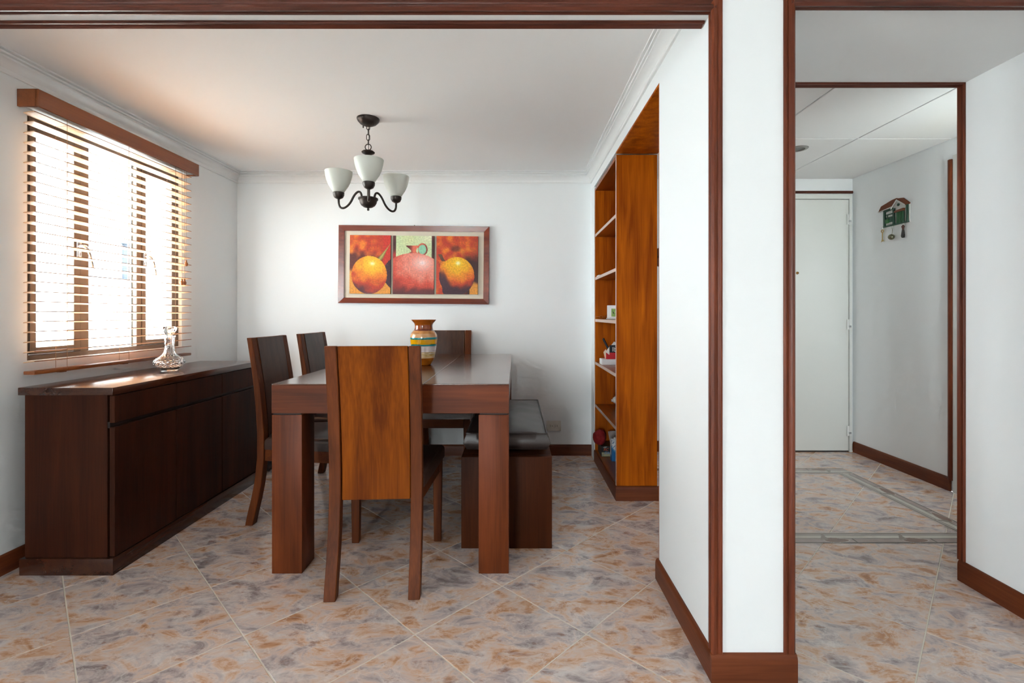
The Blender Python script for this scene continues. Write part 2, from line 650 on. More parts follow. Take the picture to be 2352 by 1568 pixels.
def tile_mesh(name, poly):
    bm = bmesh.new()
    n = len(poly)
    c = sum(poly, Vector((0, 0))) / n
    A = [bm.verts.new((p.x, p.y, -.008)) for p in poly]
    B = [bm.verts.new((p.x, p.y, -.0007)) for p in poly]
    Cc = [bm.verts.new((p.x + (c - p).normalized().x * .0012, p.y + (c - p).normalized().y * .0012, 0)) for p in poly]
    for k in range(n):
        bm.faces.new((A[k], A[(k + 1) % n], B[(k + 1) % n], B[k]))
        bm.faces.new((B[k], B[(k + 1) % n], Cc[(k + 1) % n], Cc[k]))
    bm.faces.new(Cc)
    me = bpy.data.meshes.new(name)
    bmesh.ops.recalc_face_normals(bm, faces=bm.faces)
    bm.to_mesh(me)
    bm.free()
    me.materials.append(M_TILE)
    return me


hgap = (TS - TG) / 2
full_poly = [di * a + dj * b for a, b in ((-hgap, -hgap), (hgap, -hgap), (hgap, hgap), (-hgap, hgap))]
full_tile = tile_mesh('tile', full_poly)
for i in range(-14, 12):
    for j in range(-10, 12):
        c = T0 + di * ((i + .5) * TS) + dj * ((j + .5) * TS)
        if c.y < 0.75 - .3 * 0:
            continue
        poly = [c + p for p in full_poly]
        pc = poly
        for ax, lim, less in ((0, XL, False), (0, XHR, True), (1, YF, False), (1, YHB, True)):
            pc = clip(pc, ax, lim, less) if pc else pc
        if len(pc) < 3:
            continue
        # nothing is laid outside the flat: beyond the passage wall
        if c.x > XH + .35 and c.y < YP1 - .3:
            continue
        if len(pc) == 4 and all((a - b).length < 1e-6 for a, b in zip(pc, poly)):
            me = full_tile
        else:
            area = abs(sum(a.x * b.y - b.x * a.y for a, b in zip(pc, pc[1:] + pc[:1]))) / 2
            if area < .0015:
                continue
            me = tile_mesh('tile', [p - c for p in pc])
        t = bpy.data.objects.new('tile', me)
        COL.objects.link(t)
        t.parent = floor
        t.location = (c.x, c.y, 0)
# the part of the floor behind the camera: same tiles, one object
bm = bmesh.new()
for i in range(-22, 20):
    for j in range(-24, 12):
        c = T0 + di * ((i + .5) * TS) + dj * ((j + .5) * TS)
        if c.y >= 0.75 or c.y < YF - .3 or c.x < XL - .3 or c.x > XH + .3:
            continue
        pc = [c + p for p in full_poly]
        for ax, lim, less in ((0, XL, False), (0, XH, True), (1, YF, False)):
            pc = clip(pc, ax, lim, less) if pc else pc
        if len(pc) >= 3:
            bm.faces.new([bm.verts.new((p.x, p.y, 0)) for p in pc])
tag(obj('tiles_behind', bm, M_TILE, floor), kind='stuff')

# decorative border strips set into the hall floor
STRIP_L, STRIP_W = 0.385, 0.112


def strip_colour(u, v):
    """u along the strip 0..1, v across it, 0 outside edge .. 1 inside edge."""
    grey, line, mauve, brown = (196, 188, 176), (112, 104, 98), (178, 164, 156), (138, 114, 102)
    n = mnoise.noise((u * 9, v * 3, 1.3))
    c = lerp((198, 186, 172), (184, 174, 166), 0.5 + 0.5 * n)
    if v < 0.08:
        c = line
    elif v < 0.40:
        c = lerp(mauve, (160, 144, 138), 0.5 + 0.5 * n)
    elif v < 0.445:
        c = line
    elif v < 0.72:
        c = lerp(grey, (208, 202, 192), 0.5 + 0.5 * n)
    elif v < 0.76:
        c = line
    elif v < 0.86:
        c = lerp((192, 182, 172), (180, 172, 166), .5 + .5 * n)
    elif v < 0.92:
        c = line
    # leaf and bracket motif
    du = u - 0.5
    lx, ly = (du + 0.02) / 0.17, (v - 0.27) / (0.22 - 0.42 * max(-0.3, min(.3, du)))
    d = lx * lx + ly * ly
    if d < 1.0:
        c = brown if d < 0.78 else (186, 174, 164)
    br = abs(du + 0.17 - 0.13 * (v - 0.3)) * 1.0
    if 0.30 < v < 0.90 and br < 0.018 + 0.03 * sst(.8, .3, v):
        c = (148, 138, 130)
    if abs(du - 0.20) < 0.008 and v < 0.42:
        c = line
    return lin(c)


def strip_mesh(length):
    nx, ny = int(150 * length / STRIP_L), 44
    bm = bmesh.new()
    lay = bm.verts.layers.float_color.new('print')
    g = []
    for jy in range(ny + 1):
        row = []
        for ix in range(nx + 1):
            v = bm.verts.new((ix / nx * length, jy / ny * STRIP_W, 0))
            v[lay] = (*strip_colour(min(1, ix / nx * length / STRIP_L), jy / ny), 1)
            row.append(v)
        g.append(row)
    for jy in range(ny):
        for ix in range(nx):
            bm.faces.new((g[jy][ix], g[jy][ix + 1], g[jy + 1][ix + 1], g[jy + 1][ix]))
    me = bpy.data.meshes.new('border_strip')
    bm.to_mesh(me)
    bm.free()
    me.materials.append(M_STRIP)
    return me


M_STRIP = printed('printed_border_tile', 0.2)
full_strip = strip_mesh(STRIP_L)
BX0, BX1, BY0, BY1 = 1.00, 2.345, 2.318, 3.445


def lay(x, y, rz, me=None):
    o = bpy.data.objects.new('border_tile', me or full_strip)
    COL.objects.link(o)
    o.parent = floor
    o.location = (x, y, 0.0012)
    o.rotation_euler = (0, 0, rz)


def run(x0, y0, dx, dy, rz, length, z=0.0):
    k = 0
    while length > 0.02:
        ll = min(STRIP_L - .002, length)
        lay(x0 + dx * k * STRIP_L, y0 + dy * k * STRIP_L, rz, full_strip if ll > STRIP_L - .004 else strip_mesh(ll))
        length -= STRIP_L
        k += 1


run(BX0, BY0, 1, 0, 0, BX1 - BX0)
run(BX1, BY1, -1, 0, PI, BX1 - BX0)
run(BX1, BY0 + STRIP_W, 0, 1, PI / 2, BY1 - BY0 - 2 * STRIP_W)
run(BX0, BY1 - STRIP_W, 0, -1, -PI / 2, BY1 - BY0 - 2 * STRIP_W)

# ------------------------------------------------------------------ trims
CORNER = [(.024, 0), (.024, -.005), (.021, -.0085), (.017, -.0085), (.014, -.005), (.010, -.004), (.005, -.0085),
          (-.004, -.0105), (-.0105, -.004), (-.0085, .005), (-.004, .010), (-.005, .014), (-.0085, .017),
          (-.0085, .021), (-.005, .024), (0, .024), (0, 0)]
trim_n = [0]


def trim_bar(to3, a, b, mat, label, prof=CORNER):
    trim_n[0] += 1
    o = obj('trim_%d' % trim_n[0], extrude_poly(bmesh.new(), prof, to3, a, b), mat, None, False, 40)
    return structure(o, label, 'trim')


# pillar corners (upright)
trim_bar(lambda u, v, w: (XR + u, YP0 + v, w), .083, 2.40, M_TRIM, 'upright brown moulding on the window side of the pillar')
trim_bar(lambda u, v, w: (XP1 - u, YP0 + v, w), .083, 2.40, M_TRIM, 'upright brown moulding on the hall side of the pillar')
# beam, front and rear lower edges
trim_bar(lambda u, v, w: (w, YP0 + v, 2.022 + u), XL, XR + .004, M_TRIMX, 'long brown moulding on the near edge of the beam')
trim_bar(lambda u, v, w: (w, YP0 + .085 - v, 2.022 + u), XL, XR - .004, M_TRIMX, 'chipped brown moulding on the far edge of the beam')
# passage, front and rear edges of the dropped ceiling
trim_bar(lambda u, v, w: (w, YP0 + v, 2.036 + u), XP1 - .004, XH, M_TRIMX, 'brown moulding across the top of the passage opening')
trim_bar(lambda u, v, w: (w, YP1 - v, 2.052 + u), XP1, XH + .004, M_TRIMX, 'brown moulding across the hall doorway head')
trim_bar(lambda u, v, w: (XH + u, YP1 - v, w), .085, 2.05, M_TRIM, 'upright brown moulding ending the bare passage wall')
# hall: trim above the entrance door and on the far side doorway
trim_bar(lambda u, v, w: (w, YHB - u, v), 1.55, XHR - .004, M_TRIMX, 'dark brown strip above the entrance door',
         [(0, 2.072), (.012, 2.072), (.016, 2.080), (.012, 2.092), (0, 2.092)])
trim_bar(lambda u, v, w: (XHR - u, v, w), .07, 2.062, M_TRIM, 'dark upright brown strip beside the hall doorway',
         [(0, 2.985), (.016, 2.985), (.021, 2.995), (.018, 3.008), (.011, 3.016), (0, 3.020)])

# crown moulding: left, back and right wall in one mitred run
cprof = [(0, 2.124), (.010, 2.124), (.014, 2.130), (.014, 2.137), (.008, 2.140), (.008, 2.145), (.012, 2.152), (.022, 2.164), (.036, 2.172), (.044, 2.174),
         (.044, 2.181), (.038, 2.184), (.038, 2.187), (.050, 2.189), (.052, 2.194), (.046, 2.197), (.046, 2.200), (.060, 2.202), (.060, ZC), (0, ZC)]
bm = bmesh.new()
rings = []
for stage in range(4):
    ring = []
    for p, z in cprof:
        x = XL + p if stage < 2 else XR - p
        y = YP0 + .085 if stage in (0, 3) else YB - p
        ring.append(bm.verts.new((x, y, z)))
    rings.append(ring)
for a, b in zip(rings, rings[1:]):
    n = len(a)
    for k in range(n):
        bm.faces.new((a[k], a[(k + 1) % n], b[(k + 1) % n], b[k]))
bm.faces.new(list(reversed(rings[0])))
bm.faces.new(rings[-1])
structure(obj('trim_crown', bm, M_MOULD, None, False, 25), 'white stepped crown moulding around the dining ceiling', 'trim')

# baseboards, rounded on top
BB = [(0, 0), (.013, 0), (.013, .066), (.0115, .075), (.008, .081), (.003, .084), (0, .084)]


def baseboard(name, to3, a, b, mat, label):
    return structure(obj(name, extrude_poly(bmesh.new(), BB, to3, a, b), mat, None, False, 40), label, 'baseboard')


baseboard('baseboard_left', lambda u, v, w: (XL + u, w, v), YP0, YB, M_BASEY, 'brown baseboard beside the dark sideboard')
baseboard('baseboard_back', lambda u, v, w: (w, YB - u, v), XL + .013, XR, M_BASE, 'brown baseboard under the framed triptych')
baseboard('baseboard_pillar_side', lambda u, v, w: (XR - u, w, v), YP0 + .0005, YP1 + .012, M_BASEY, 'brown baseboard along the inner face of the pillar')
baseboard('baseboard_pillar', lambda u, v, w: (w, YP0 - u, v), XR - .013, XP1 + .013, M_BASE, 'brown baseboard across the front of the pillar')
baseboard('baseboard_passage', lambda u, v, w: (XH - u, w, v), YF, YP1, M_BASEY, 'brown baseboard along the bare passage wall')
baseboard('baseboard_hall_right', lambda u, v, w: (XHR - u, w, v), 3.000, YHB - .02, M_BASEY, 'brown baseboard below the key rack')
baseboard('baseboard_hall_back', lambda u, v, w: (w, YHB - u, v), 0.85, 1.62, M_BASE, 'brown baseboard glimpsed beyond the shelves')

# wood lining of the doorway between pillar and shelves
lin_o = structure(box('trim_lining', XR, 0.846, YP1 + .001, 2.852, 2.05, 2.062, M_SHELF, None, .001), 'wooden lining under the header of the shelf opening', 'trim')
box('lining_board', XR + .001, XP1, YP1 + .001, YP1 + .010, 0, 2.05, M_SHELF, lin_o, .001)

# ------------------------------------------------------------------ window 1 (dining) and window 2 (living room, added out of view for light)
FX0, FX1 = XL - .060, XL - .020
win = structure(empty('window_1', (XL - .04, DW[0], DW[2])), 'bronze aluminium casement window behind the wooden blind', 'window')


def bar(name, y0, y1, z0, z1, x0=FX0, x1=FX1, mat=M_BRONZE, parent=None, bev=.002):
    return box(name, x0, x1, y0, y1, z0, z1, mat, parent or win, bev, 1)


bar('frame_jamb', DW[0], 2.172, DW[2], DW[3])
bar('frame_jamb', 3.112, DW[1], DW[2], DW[3])
bar('frame_head', 2.172, 3.112, 1.965, DW[3])
bar('frame_sill', 2.172, 3.112, DW[2], .917)
bar('mullion', 2.430, 2.480, .917, 1.965)
bar('mullion', 2.793, 2.828, .917, 1.965)


def sash(y0, y1, handle_y, flip):
    s = empty('sash', (XL - .04, y0, .917))
    s.parent = win
    s.location = Vector((XL - .04, y0, .917)) - win.location
    bm = bmesh.new()
    x0, x1 = FX0 + .006, FX1 + .004
    bx(bm, x0, x1, y0, y0 + .030, .919, 1.963, .002, 1)
    bx(bm, x0, x1, y1 - .036, y1, .919, 1.963, .002, 1)
    bx(bm, x0, x1, y0 + .030, y1 - .036, .919, .950, .002, 1)
    bx(bm, x0, x1, y0 + .030, y1 - .036, 1.930, 1.963, .002, 1)
    obj('sash_frame', bm, M_BRONZE, s, True)
    box('pane', XL - .045, XL - .041, y0 + .030, y1 - .036, .950, 1.930, M_PANE, s)
    hb = bmesh.new()
    bx(hb, FX1 + .004, FX1 + .012, handle_y - .012, handle_y + .012, 1.385, 1.465, .003, 2)
    tube(hb, bez((FX1 + .012, handle_y, 1.44), (FX1 + .05, handle_y + flip * .0, 1.45), (FX1 + .045, handle_y + flip * .02, 1.42),
                 (FX1 + .040, handle_y + flip * .045, 1.33), 10), [.009, .009, .009, .009, .008, .007, .007, .006, .006, .006, .005], 10)
    obj('handle', hb, M_STEEL, s, True, 40)


sash(2.174, 2.428, 2.414, 1)
sash(2.830, 3.110, 2.846, 1)
box('pane', XL - .045, XL - .041, 2.480, 2.793, .917, 1.965, M_PANE, win)
# insulating-glass spacers, pale lines at the pane edges
box('spacer_bar', XL - .052, XL - .046, 2.482, 2.487, .917, 1.965, M_STEEL, win)
box('spacer_bar', XL - .052, XL - .046, 2.786, 2.791, .917, 1.965, M_STEEL, win)

win2 = structure(empty('added_window_2', (XL - .06, LW[0], LW[2])), 'living room window added out of view for daylight', 'window')
for (a, b_, c, d) in ((LW[0], LW[0] + .05, LW[2], LW[3]), (LW[1] - .05, LW[1], LW[2], LW[3]), (-.11, -.05, LW[2] + .05, LW[3] - .05)):
    box('frame_upright', XL - .08, XL - .04, a, b_, c, d, M_BRONZE, win2)
box('frame_head', XL - .08, XL - .04, LW[0] + .05, LW[1] - .05, LW[3] - .05, LW[3], M_BRONZE, win2)
box('frame_sill', XL - .08, XL - .04, LW[0] + .05, LW[1] - .05, LW[2], LW[2] + .05, M_BRONZE, win2)
box('pane', XL - .062, XL - .058, LW[0] + .05, -.11, LW[2] + .05, LW[3] - .05, M_PANE, win2)
box('pane', XL - .062, XL - .058, -.05, LW[1] - .05, LW[2] + .05, LW[3] - .05, M_PANE, win2)

win3 = structure(empty('added_window_3', (GW[0], YF - .06, GW[2])), 'window added behind the viewer for daylight', 'window')
for a, b_ in ((GW[0], GW[0] + .05), (GW[1] - .05, GW[1])):
    box('frame_upright', a, b_, YF - .08, YF - .04, GW[2], GW[3], M_BRONZE, win3)
for a, b_ in ((GW[0] + .05, GW[1] - .05),):
    box('frame_head', a, b_, YF - .08, YF - .04, GW[3] - .05, GW[3], M_BRONZE, win3)
    box('frame_sill', a, b_, YF - .08, YF - .04, GW[2], GW[2] + .05, M_BRONZE, win3)
    box('pane', a, b_, YF - .062, YF - .058, GW[2] + .05, GW[3] - .05, M_PANE, win3)

win4 = structure(empty('added_window_4', (HW[0], YP1 - .05, HW[2])), 'unseen hall window added for daylight, round the corner from the key rack', 'window')
for a, b_, c_, d_ in ((HW[0], HW[0] + .03, HW[2], HW[3]), (HW[1] - .03, HW[1], HW[2], HW[3]), (HW[0] + .03, HW[1] - .03, HW[2], HW[2] + .03), (HW[0] + .03, HW[1] - .03, HW[3] - .03, HW[3])):
    box('frame_bar', a, b_, YP1 - .06, YP1 - .03, c_, d_, M_BRONZE, win4)
box('pane', HW[0] + .03, HW[1] - .03, YP1 - .047, YP1 - .043, HW[2] + .03, HW[3] - .03, M_PANE, win4)

# the house across the street, pale through the blind
structure(box('ground', -60, 40, -60, 60, -6.2, -6.0, plain('pale_street', (212, 212, 208), 0.9)), 'pale street far below the window', 'ground')
nb = tag(empty('exterior_house', (-6.2, 7.2, -6.0)), 'pale house wall with a window seen through the blind', 'building')
M_FAC = paint('white_stucco', (240, 240, 238), 0.9, 0.0)
bm = bmesh.new()
fy0, fy1, fz0, fz1 = 6.95, 7.85, 1.62, 2.30
bx(bm, -6.6, -6.2, 5.6, fy0, -6.0, 2.75)
bx(bm, -6.6, -6.2, fy1, 10.5, -6.0, 2.75)
bx(bm, -6.6, -6.2, fy0, fy1, -6.0, fz0)
bx(bm, -6.6, -6.2, fy0, fy1, fz1, 2.75)
obj('wall', bm, M_FAC, nb, True)
box('window_pane', -6.38, -6.36, fy0, fy1, fz0, fz1, plain('pale_blind_behind_glass', (205, 212, 218), 0.15), nb)
wf = bmesh.new()
bx(wf, -6.34, -6.26, fy0, fy0 + .06, fz0, fz1)
bx(wf, -6.34, -6.26, fy1 - .06, fy1, fz0, fz1)
bx(wf, -6.34, -6.26, fy0 + .06, fy1 - .06, fz1 - .06, fz1)
bx(wf, -6.34, -6.26, fy0 + .06, fy1 - .06, fz0, fz0 + .05)
obj('window_frame', wf, plain('grey_window_frame', (46, 54, 64), 0.5), nb, True)
box('roof_slab', -6.7, -6.1, 5.5, 10.6, 2.75, 2.85, M_FAC, nb)

# ------------------------------------------------------------------ venetian blind
bl = tag(empty('venetian_blind', (XL, 2.10, 0.835)), 'wooden venetian blind with chestnut valance over the window', 'blind')
BY_0, BY_1 = 2.103, 3.125
bm = bmesh.new()
bx(bm, -2.088, -2.076, 2.100, 3.172, 2.008, 2.084, .002, 1)
bx(bm, XL + .001, -2.089, 2.100, 2.112, 2.008, 2.084, .001, 1)
bx(bm, XL + .001, -2.089, 3.160, 3.172, 2.008, 2.084, .001, 1)
obj('valance', bm, M_VAL, bl, True)
box('head_rail', -2.152, -2.098, 2.116, 3.150, 2.012, 2.050, plain('white_head_rail', (214, 214, 214), 0.4), bl, .002, 1)
sm = bmesh.new()
TILT = math.radians(7)
hw = .0245
for k, (sgn) in enumerate((0,)):
    n = 8
    top, bot = [], []
    for i in range(n + 1):
        t = -1 + 2 * i / n
        crown = .0012 * (1 - t * t)
        px = t * hw * math.cos(TILT)
        pz = t * hw * math.sin(TILT)
        top.append((px, pz + crown + .0017))
        bot.append((px, pz + crown - .0017))
    outline = top + bot[::-1]
    extrude_poly(sm, outline, lambda u, v, w: (u, w, v), 0, BY_1 - BY_0)
bmesh.ops.recalc_face_normals(sm, faces=sm.faces)
slat_me = bpy.data.meshes.new('slat')
sm.to_mesh(slat_me)
sm.free()
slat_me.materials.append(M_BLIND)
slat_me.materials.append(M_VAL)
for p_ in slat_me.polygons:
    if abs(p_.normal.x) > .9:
        p_.material_index = 1  # edges stay chestnut; only the faces carry the painted brightness
SX = -2.120
NS, ZS0, ZS1 = 26, 1.984, 0.892
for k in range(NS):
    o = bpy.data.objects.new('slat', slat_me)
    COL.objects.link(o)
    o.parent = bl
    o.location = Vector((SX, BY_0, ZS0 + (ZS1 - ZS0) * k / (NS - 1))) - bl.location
box('bottom_rail', SX - .0245, SX + .0245, BY_0, BY_1, .836, .852, M_VAL, bl, .003, 2)
for y in (2.255, 2.617, 2.977):
    for xx in (SX - .0265, SX + .0265):
        cb = tube(bmesh.new(), [(xx, y, 2.012), (xx, y, 0.845)], .0009, 5)
        c = obj('ladder_cord', cb, M_CORD, bl, True)
        rb = bmesh.new()
    for k in range(NS):
        z = ZS0 + (ZS1 - ZS0) * k / (NS - 1)
        d = .0265 * math.tan(TILT)
        tube(rb, [(SX - .0265, y + .004, z - d - .0028), (SX + .0265, y + .004, z + d - .0028)], .0006, 4)
    tag(obj('ladder_rungs', rb, M_CORD, bl, True), kind='stuff')
    box('cord_button', SX - .012, SX + .012, y - .014, y + .014, .831, .836, M_VAL, bl, .001, 1)
tas = [(0.001, 0), (.008, .003), (.0115, .011), (.0105, .019), (.006, .027), (.0045, .030), (.0065, .034), (.003, .040), (.0012, .041)]
for (x, y, z) in ((-2.084, 3.058, 1.405), (-2.086, 3.022, 1.283), (-2.086, 3.046, 1.285)):
    c = obj('pull_cord', tube(bmesh.new(), [(x, y, 2.012), (x, y, z + .04)], .0009, 5), M_CORD, bl, True)
    tb = lathe(bmesh.new(), tas, 16, (x, y, z), True, True)
    obj('tassel', tb, M_TASSEL, c, True, 60)

# ------------------------------------------------------------------ sideboard
SBX0, SBX1, SBY0, SBY1 = -2.088, -1.692, 2.030, 3.205
sb = tag(empty('sideboard', ((SBX0 + SBX1) / 2, (SBY0 + SBY1) / 2, 0)), 'dark walnut sideboard with three drawers over three doors beneath the window', 'sideboard')
box('plinth', SBX0, SBX1, SBY0, SBY1, 0, .070, M_SIDEBT, sb, .002)
bm = bmesh.new()
bx(bm, SBX0 + .012, SBX1 - .034, SBY0 + .012, SBY1 - .012, .070, .760, .0015, 1)
obj('carcass', bm, M_SIDEB, sb, True)
box('top', SBX0 - .002, SBX1 + .001, SBY0 - .003, SBY1 + .003, .760, .792, M_SIDEBT, sb, .002)
div = [SBY0 + .012, 2.418, 2.795, SBY1 - .012]
for a, b_ in zip(div, div[1:]):
    box('drawer', SBX1 - .026, SBX1 - .004, a + .0015, b_ - .0015, .640, .756, M_SIDEB, sb, .0015, 1)
    box('door', SBX1 - .026, SBX1 - .004, a + .0015, b_ - .0015, .074, .622, M_SIDEB, sb, .0015, 1)
# dark finger channel between the drawers and the doors
box('finger_channel', SBX1 - .034, SBX1 - .024, SBY0 + .014, SBY1 - .014, .618, .644, plain('dark_channel_brown', (34, 18, 12), .5), sb)

# decanter
gl, nt, b = new_mat('cut_crystal')
b.inputs['Base Color'].default_value = (1, 1, 1, 1)
b.inputs['Transmission Weight'].default_value = 1.0
b.inputs['IOR'].default_value = 1.5
b.inputs['Roughness'].default_value = 0.0
DC = (-1.880, 2.625, .7925)
dec = tag(empty('glass_decanter', DC), 'cut glass decanter with faceted stopper on the sideboard', 'decanter')


def facets(r, z, a):
    if .014 < z < .072:
        w = sst(.014, .022, z) * sst(.072, .062, z)
        return r * (1 + .045 * w * (abs(math.sin(9 * a + z * 300)) * abs(math.sin(9 * a - z * 300)) * 2 - .6))
    if .072 <= z < .125:
        return r * (1 + .03 * math.sin(18 * a) * sst(.125, .10, z))
    return r


prof = [(.030, 0), (.040, 0), (.041, .006), (.044, .012)]
for i in range(19):
    t = i / 18
    z = .012 + t * .060
    prof.append((.044 + .029 * math.sin(PI * min(1, t * 1.05) * .62) - .012 * max(0, t - .6) / .4, z))
prof += [(.050, .078), (.040, .084), (.032, .092), (.027, .102), (.0235, .112), (.0215, .125), (.0215, .145), (.0225, .165),
         (.0235, .182), (.0275, .187), (.0275, .191), (.019, .191)]
inner = [(.019, .188), (.017, .165), (.0165, .130), (.019, .112), (.026, .096), (.042, .082), (.060, .066), (.066, .046), (.055, .022), (.036, .012), (.002, .011)]
bm = lathe(bmesh.new(), prof, 108, (0, 0, 0), False, True, facets)
rings0 = None
o = obj('body', bm, gl, dec, False, 30)
bm = bmesh.new()
lathe(bm, inner, 48, (0, 0, 0))
bmesh.ops.recalc_face_normals(bm, faces=bm.faces)
bmesh.ops.reverse_faces(bm, faces=bm.faces)
me = bpy.data.meshes.new('hollow')
bm.to_mesh(me)
bm.free()
smooth(me)
me.materials.append(gl)
# join the hollow into the body so that it is one glass vessel
bmj = bmesh.new()
bmj.from_mesh(o.data)
bmj.from_mesh(me)
bmesh.ops.remove_doubles(bmj, verts=bmj.verts, dist=1e-6)
bmj.to_mesh(o.data)
bmj.free()
smooth(o.data, 35)
st = [(.004, .172), (.0145, .178), (.0150, .192), (.018, .197), (.023, .207), (.031, .219), (.0345, .230), (.0335, .238), (.029, .242), (.012, .243), (.002, .243)]
obj('stopper', lathe(bmesh.new(), st, 10, (0, 0, 0), True, True, lambda r, z, a: r * (1 + .03 * math.cos(5 * a + z * 200))), gl, dec)

# black bag behind the sideboard
M_BAG = plain('black_nylon', (20, 21, 26), 0.55)
bag = tag(empty('black_bag', (-1.86, 3.50, 0)), 'black fabric bag on the floor between sideboard and back wall', 'bag')
bm = bmesh.new()
bx(bm, -.16, .155, -.20, .20, .004, .36)
bmesh.ops.subdivide_edges(bm, edges=bm.edges, cuts=14, use_grid_fill=True)
for v in bm.verts:
    x, y, z = v.co
    t = z / .36
    k = 1 - .22 * t * t
    nn = mnoise.noise((x * 9, y * 9, z * 7)) * .018 + mnoise.noise((x * 22, y * 22, z * 16)) * .008
    rr = 1 / max(1.0, ((abs(x) / .158) ** 6 + (abs(y) / .2) ** 6 + (abs(z - .18) / .18) ** 8) ** .13)
    v.co.x = x * k * rr + nn * .7
    v.co.y = y * k * rr + nn
    v.co.z = max(.003, .18 + (z - .18) * rr + nn * (1 if z > .03 else 0))
obj('body', bm, M_BAG, bag, False, 180)
tb = bmesh.new()
for s in (-1, 1):
    tube(tb, bez((-.08, s * .05, .33), (-.06, s * .06, .40), (.09, s * .08, .40), (.10, s * .05, .32), 12), .009, 8)
obj('carry_strap', tb, M_BAG, bag, False, 60)

# ------------------------------------------------------------------ dining table
TX0, TX1, TY0, TY1, TZ = -1.032, -0.024, 2.045, 3.600, .805
tb_ = tag(empty('dining_table', ((TX0 + TX1) / 2, (TY0 + TY1) / 2, 0)), 'heavy red-brown dining table with thick square legs', 'table')
seams = [TX0, -.668, -.388, TX1]
for a, b_ in zip(seams, seams[1:]):
    ga = .0 if a == TX0 else .0013
    gb = .0 if b_ == TX1 else .0013
    box('tabletop_board', a + ga, b_ - gb, TY0 + .0005, TY1 - .0005, TZ - .005, TZ, M_TABLET, tb_, .0015, 1)
AP = .680
bm = bmesh.new()
box('apron', TX0, TX1, TY0 + .0005, TY0 + .03, AP, TZ - .0051, M_TABLEX, tb_, .001, 1)
box('apron', TX0, TX1, TY1 - .03, TY1 - .0005, AP, TZ - .0051, M_TABLEX, tb_, .001, 1)
box('apron', TX0 + .0005, TX0 + .03, TY0 + .03, TY1 - .03, AP, TZ - .0051, M_TABLET, tb_, .001, 1)
box('apron', TX1 - .03, TX1 - .0005, TY0 + .03, TY1 - .03, AP, TZ - .0051, M_TABLET, tb_, .001, 1)
for x0 in (TX0, TX1 - .130):
    for y0 in (TY0, TY1 - .130):
        box('leg', x0 + .001, x0 + .129, y0 + .001, y0 + .129, 0, AP - .006, M_TABLE, tb_, .002, 2)
        box('leg_collar', x0 + .006, x0 + .124, y0 + .006, y0 + .124, AP - .006, AP, M_BLACK, tb_)

# vase on the table
M_VASE = printed('striped_glazed_earthenware', 0.12, 0.5)
vz = [(1040, 120), (1036, 146), (1020, 156), (960, 190), (900, 218), (850, 228), (800, 238), (720, 250), (640, 260), (570, 268), (500, 273), (460, 270),
      (430, 262), (400, 248), (375, 228), (350, 205), (330, 190), (300, 181), (270, 178), (240, 178), (215, 184), (190, 198), (165, 220), (145, 240), (133, 247), (128, 244)]


def vase_colour(y):
    n = mnoise.noise((y * .11, 3.1, 0)) * .5 + .5
    n2 = mnoise.noise((y * .45, 8.1, 0)) * .5 + .5
    if y < 230:
        return lerp((176, 92, 14), (150, 70, 10), n)
    if y < 318:
        return lerp((168, 80, 12), (128, 52, 10), n)
    if y < 348:
        return (112, 38, 12)
    if y < 405:
        return (206, 140, 76) if not (394 < y < 399) else (120, 74, 40)
    if y < 480:
        return lerp((222, 176, 128), (204, 146, 92), n2)
    if y < 500:
        return (20, 140, 150)
    if y < 522:
        return (26, 120, 110)
    if y < 615:
        return lerp((242, 184, 8), (222, 150, 6), n2)
    if y < 628:
        return (40, 120, 104)
    if y < 652:
        return (24, 142, 152)
    if y < 770:
        return (150, 138, 140) if n2 > .62 else (226, 214, 212)
    if y < 850:
        return (196, 154, 60) if n2 > .52 else (228, 210, 180)
    if y < 888:
        return lerp((226, 200, 160), (210, 160, 100), n2)
    return lerp((196, 112, 22), (170, 88, 16), n)


VS = .00029
bm = bmesh.new()
lay_ = bm.verts.layers.float_color.new('print')
n = 48
fine = []
for (ya, ra), (yb, rb2) in zip(vz, vz[1:]):
    m_ = max(1, int(abs(ya - yb) / 6))
    for i in range(m_):
        fine.append((ya + (yb - ya) * i / m_, ra + (rb2 - ra) * i / m_))
fine.append(vz[-1])
rings = []
for y, r in fine + [(136, 232), (160, 208), (200, 180), (300, 168)]:
    ring = []
    for k in range(n):
        a = 2 * PI * k / n
        v = bm.verts.new((r * VS * math.cos(a), r * VS * math.sin(a), (1040 - y) * VS))
        yy = y + 1.5 * mnoise.noise((math.cos(a), math.sin(a), y * .01))
        v[lay_] = (*lin(vase_colour(yy)), 1)
        ring.append(v)
    rings.append(ring)
for a, b_ in zip(rings, rings[1:]):
    for k in range(n):
        bm.faces.new((a[k], a[(k + 1) % n], b_[(k + 1) % n], b_[k]))
bm.faces.new(list(reversed(rings[0])))
va = obj('striped_vase', bm, M_VASE, None, False, 60)
va.location = (-.532, 2.82, TZ + .0003)
tag(va, 'glazed clay vase with orange, teal and yellow stripes on the table', 'vase')

# ------------------------------------------------------------------ dining chairs
POST = [(0, -.062, .040), (.06, -.050, .040), (.14, -.030, .039), (.24, -.011, .038), (.36, 0, .037), (.48, 0, .036), (.60, -.008, .034),
        (.74, -.022, .031), (.86, -.040, .028), (.978, -.060, .026)]


def post_bm(x0, x1, prof, inset=0.0, thick=None):
    bm = bmesh.new()
    rear, front = [], []
    for z, y, t in prof:
        tt = thick or t
        rear.append((y - tt / 2 + inset, z))
        front.append((y + tt / 2 + inset, z))
    extrude_poly(bm, rear + front[::-1], lambda u, v, w: (w, u, v), x0, x1)
    return bm


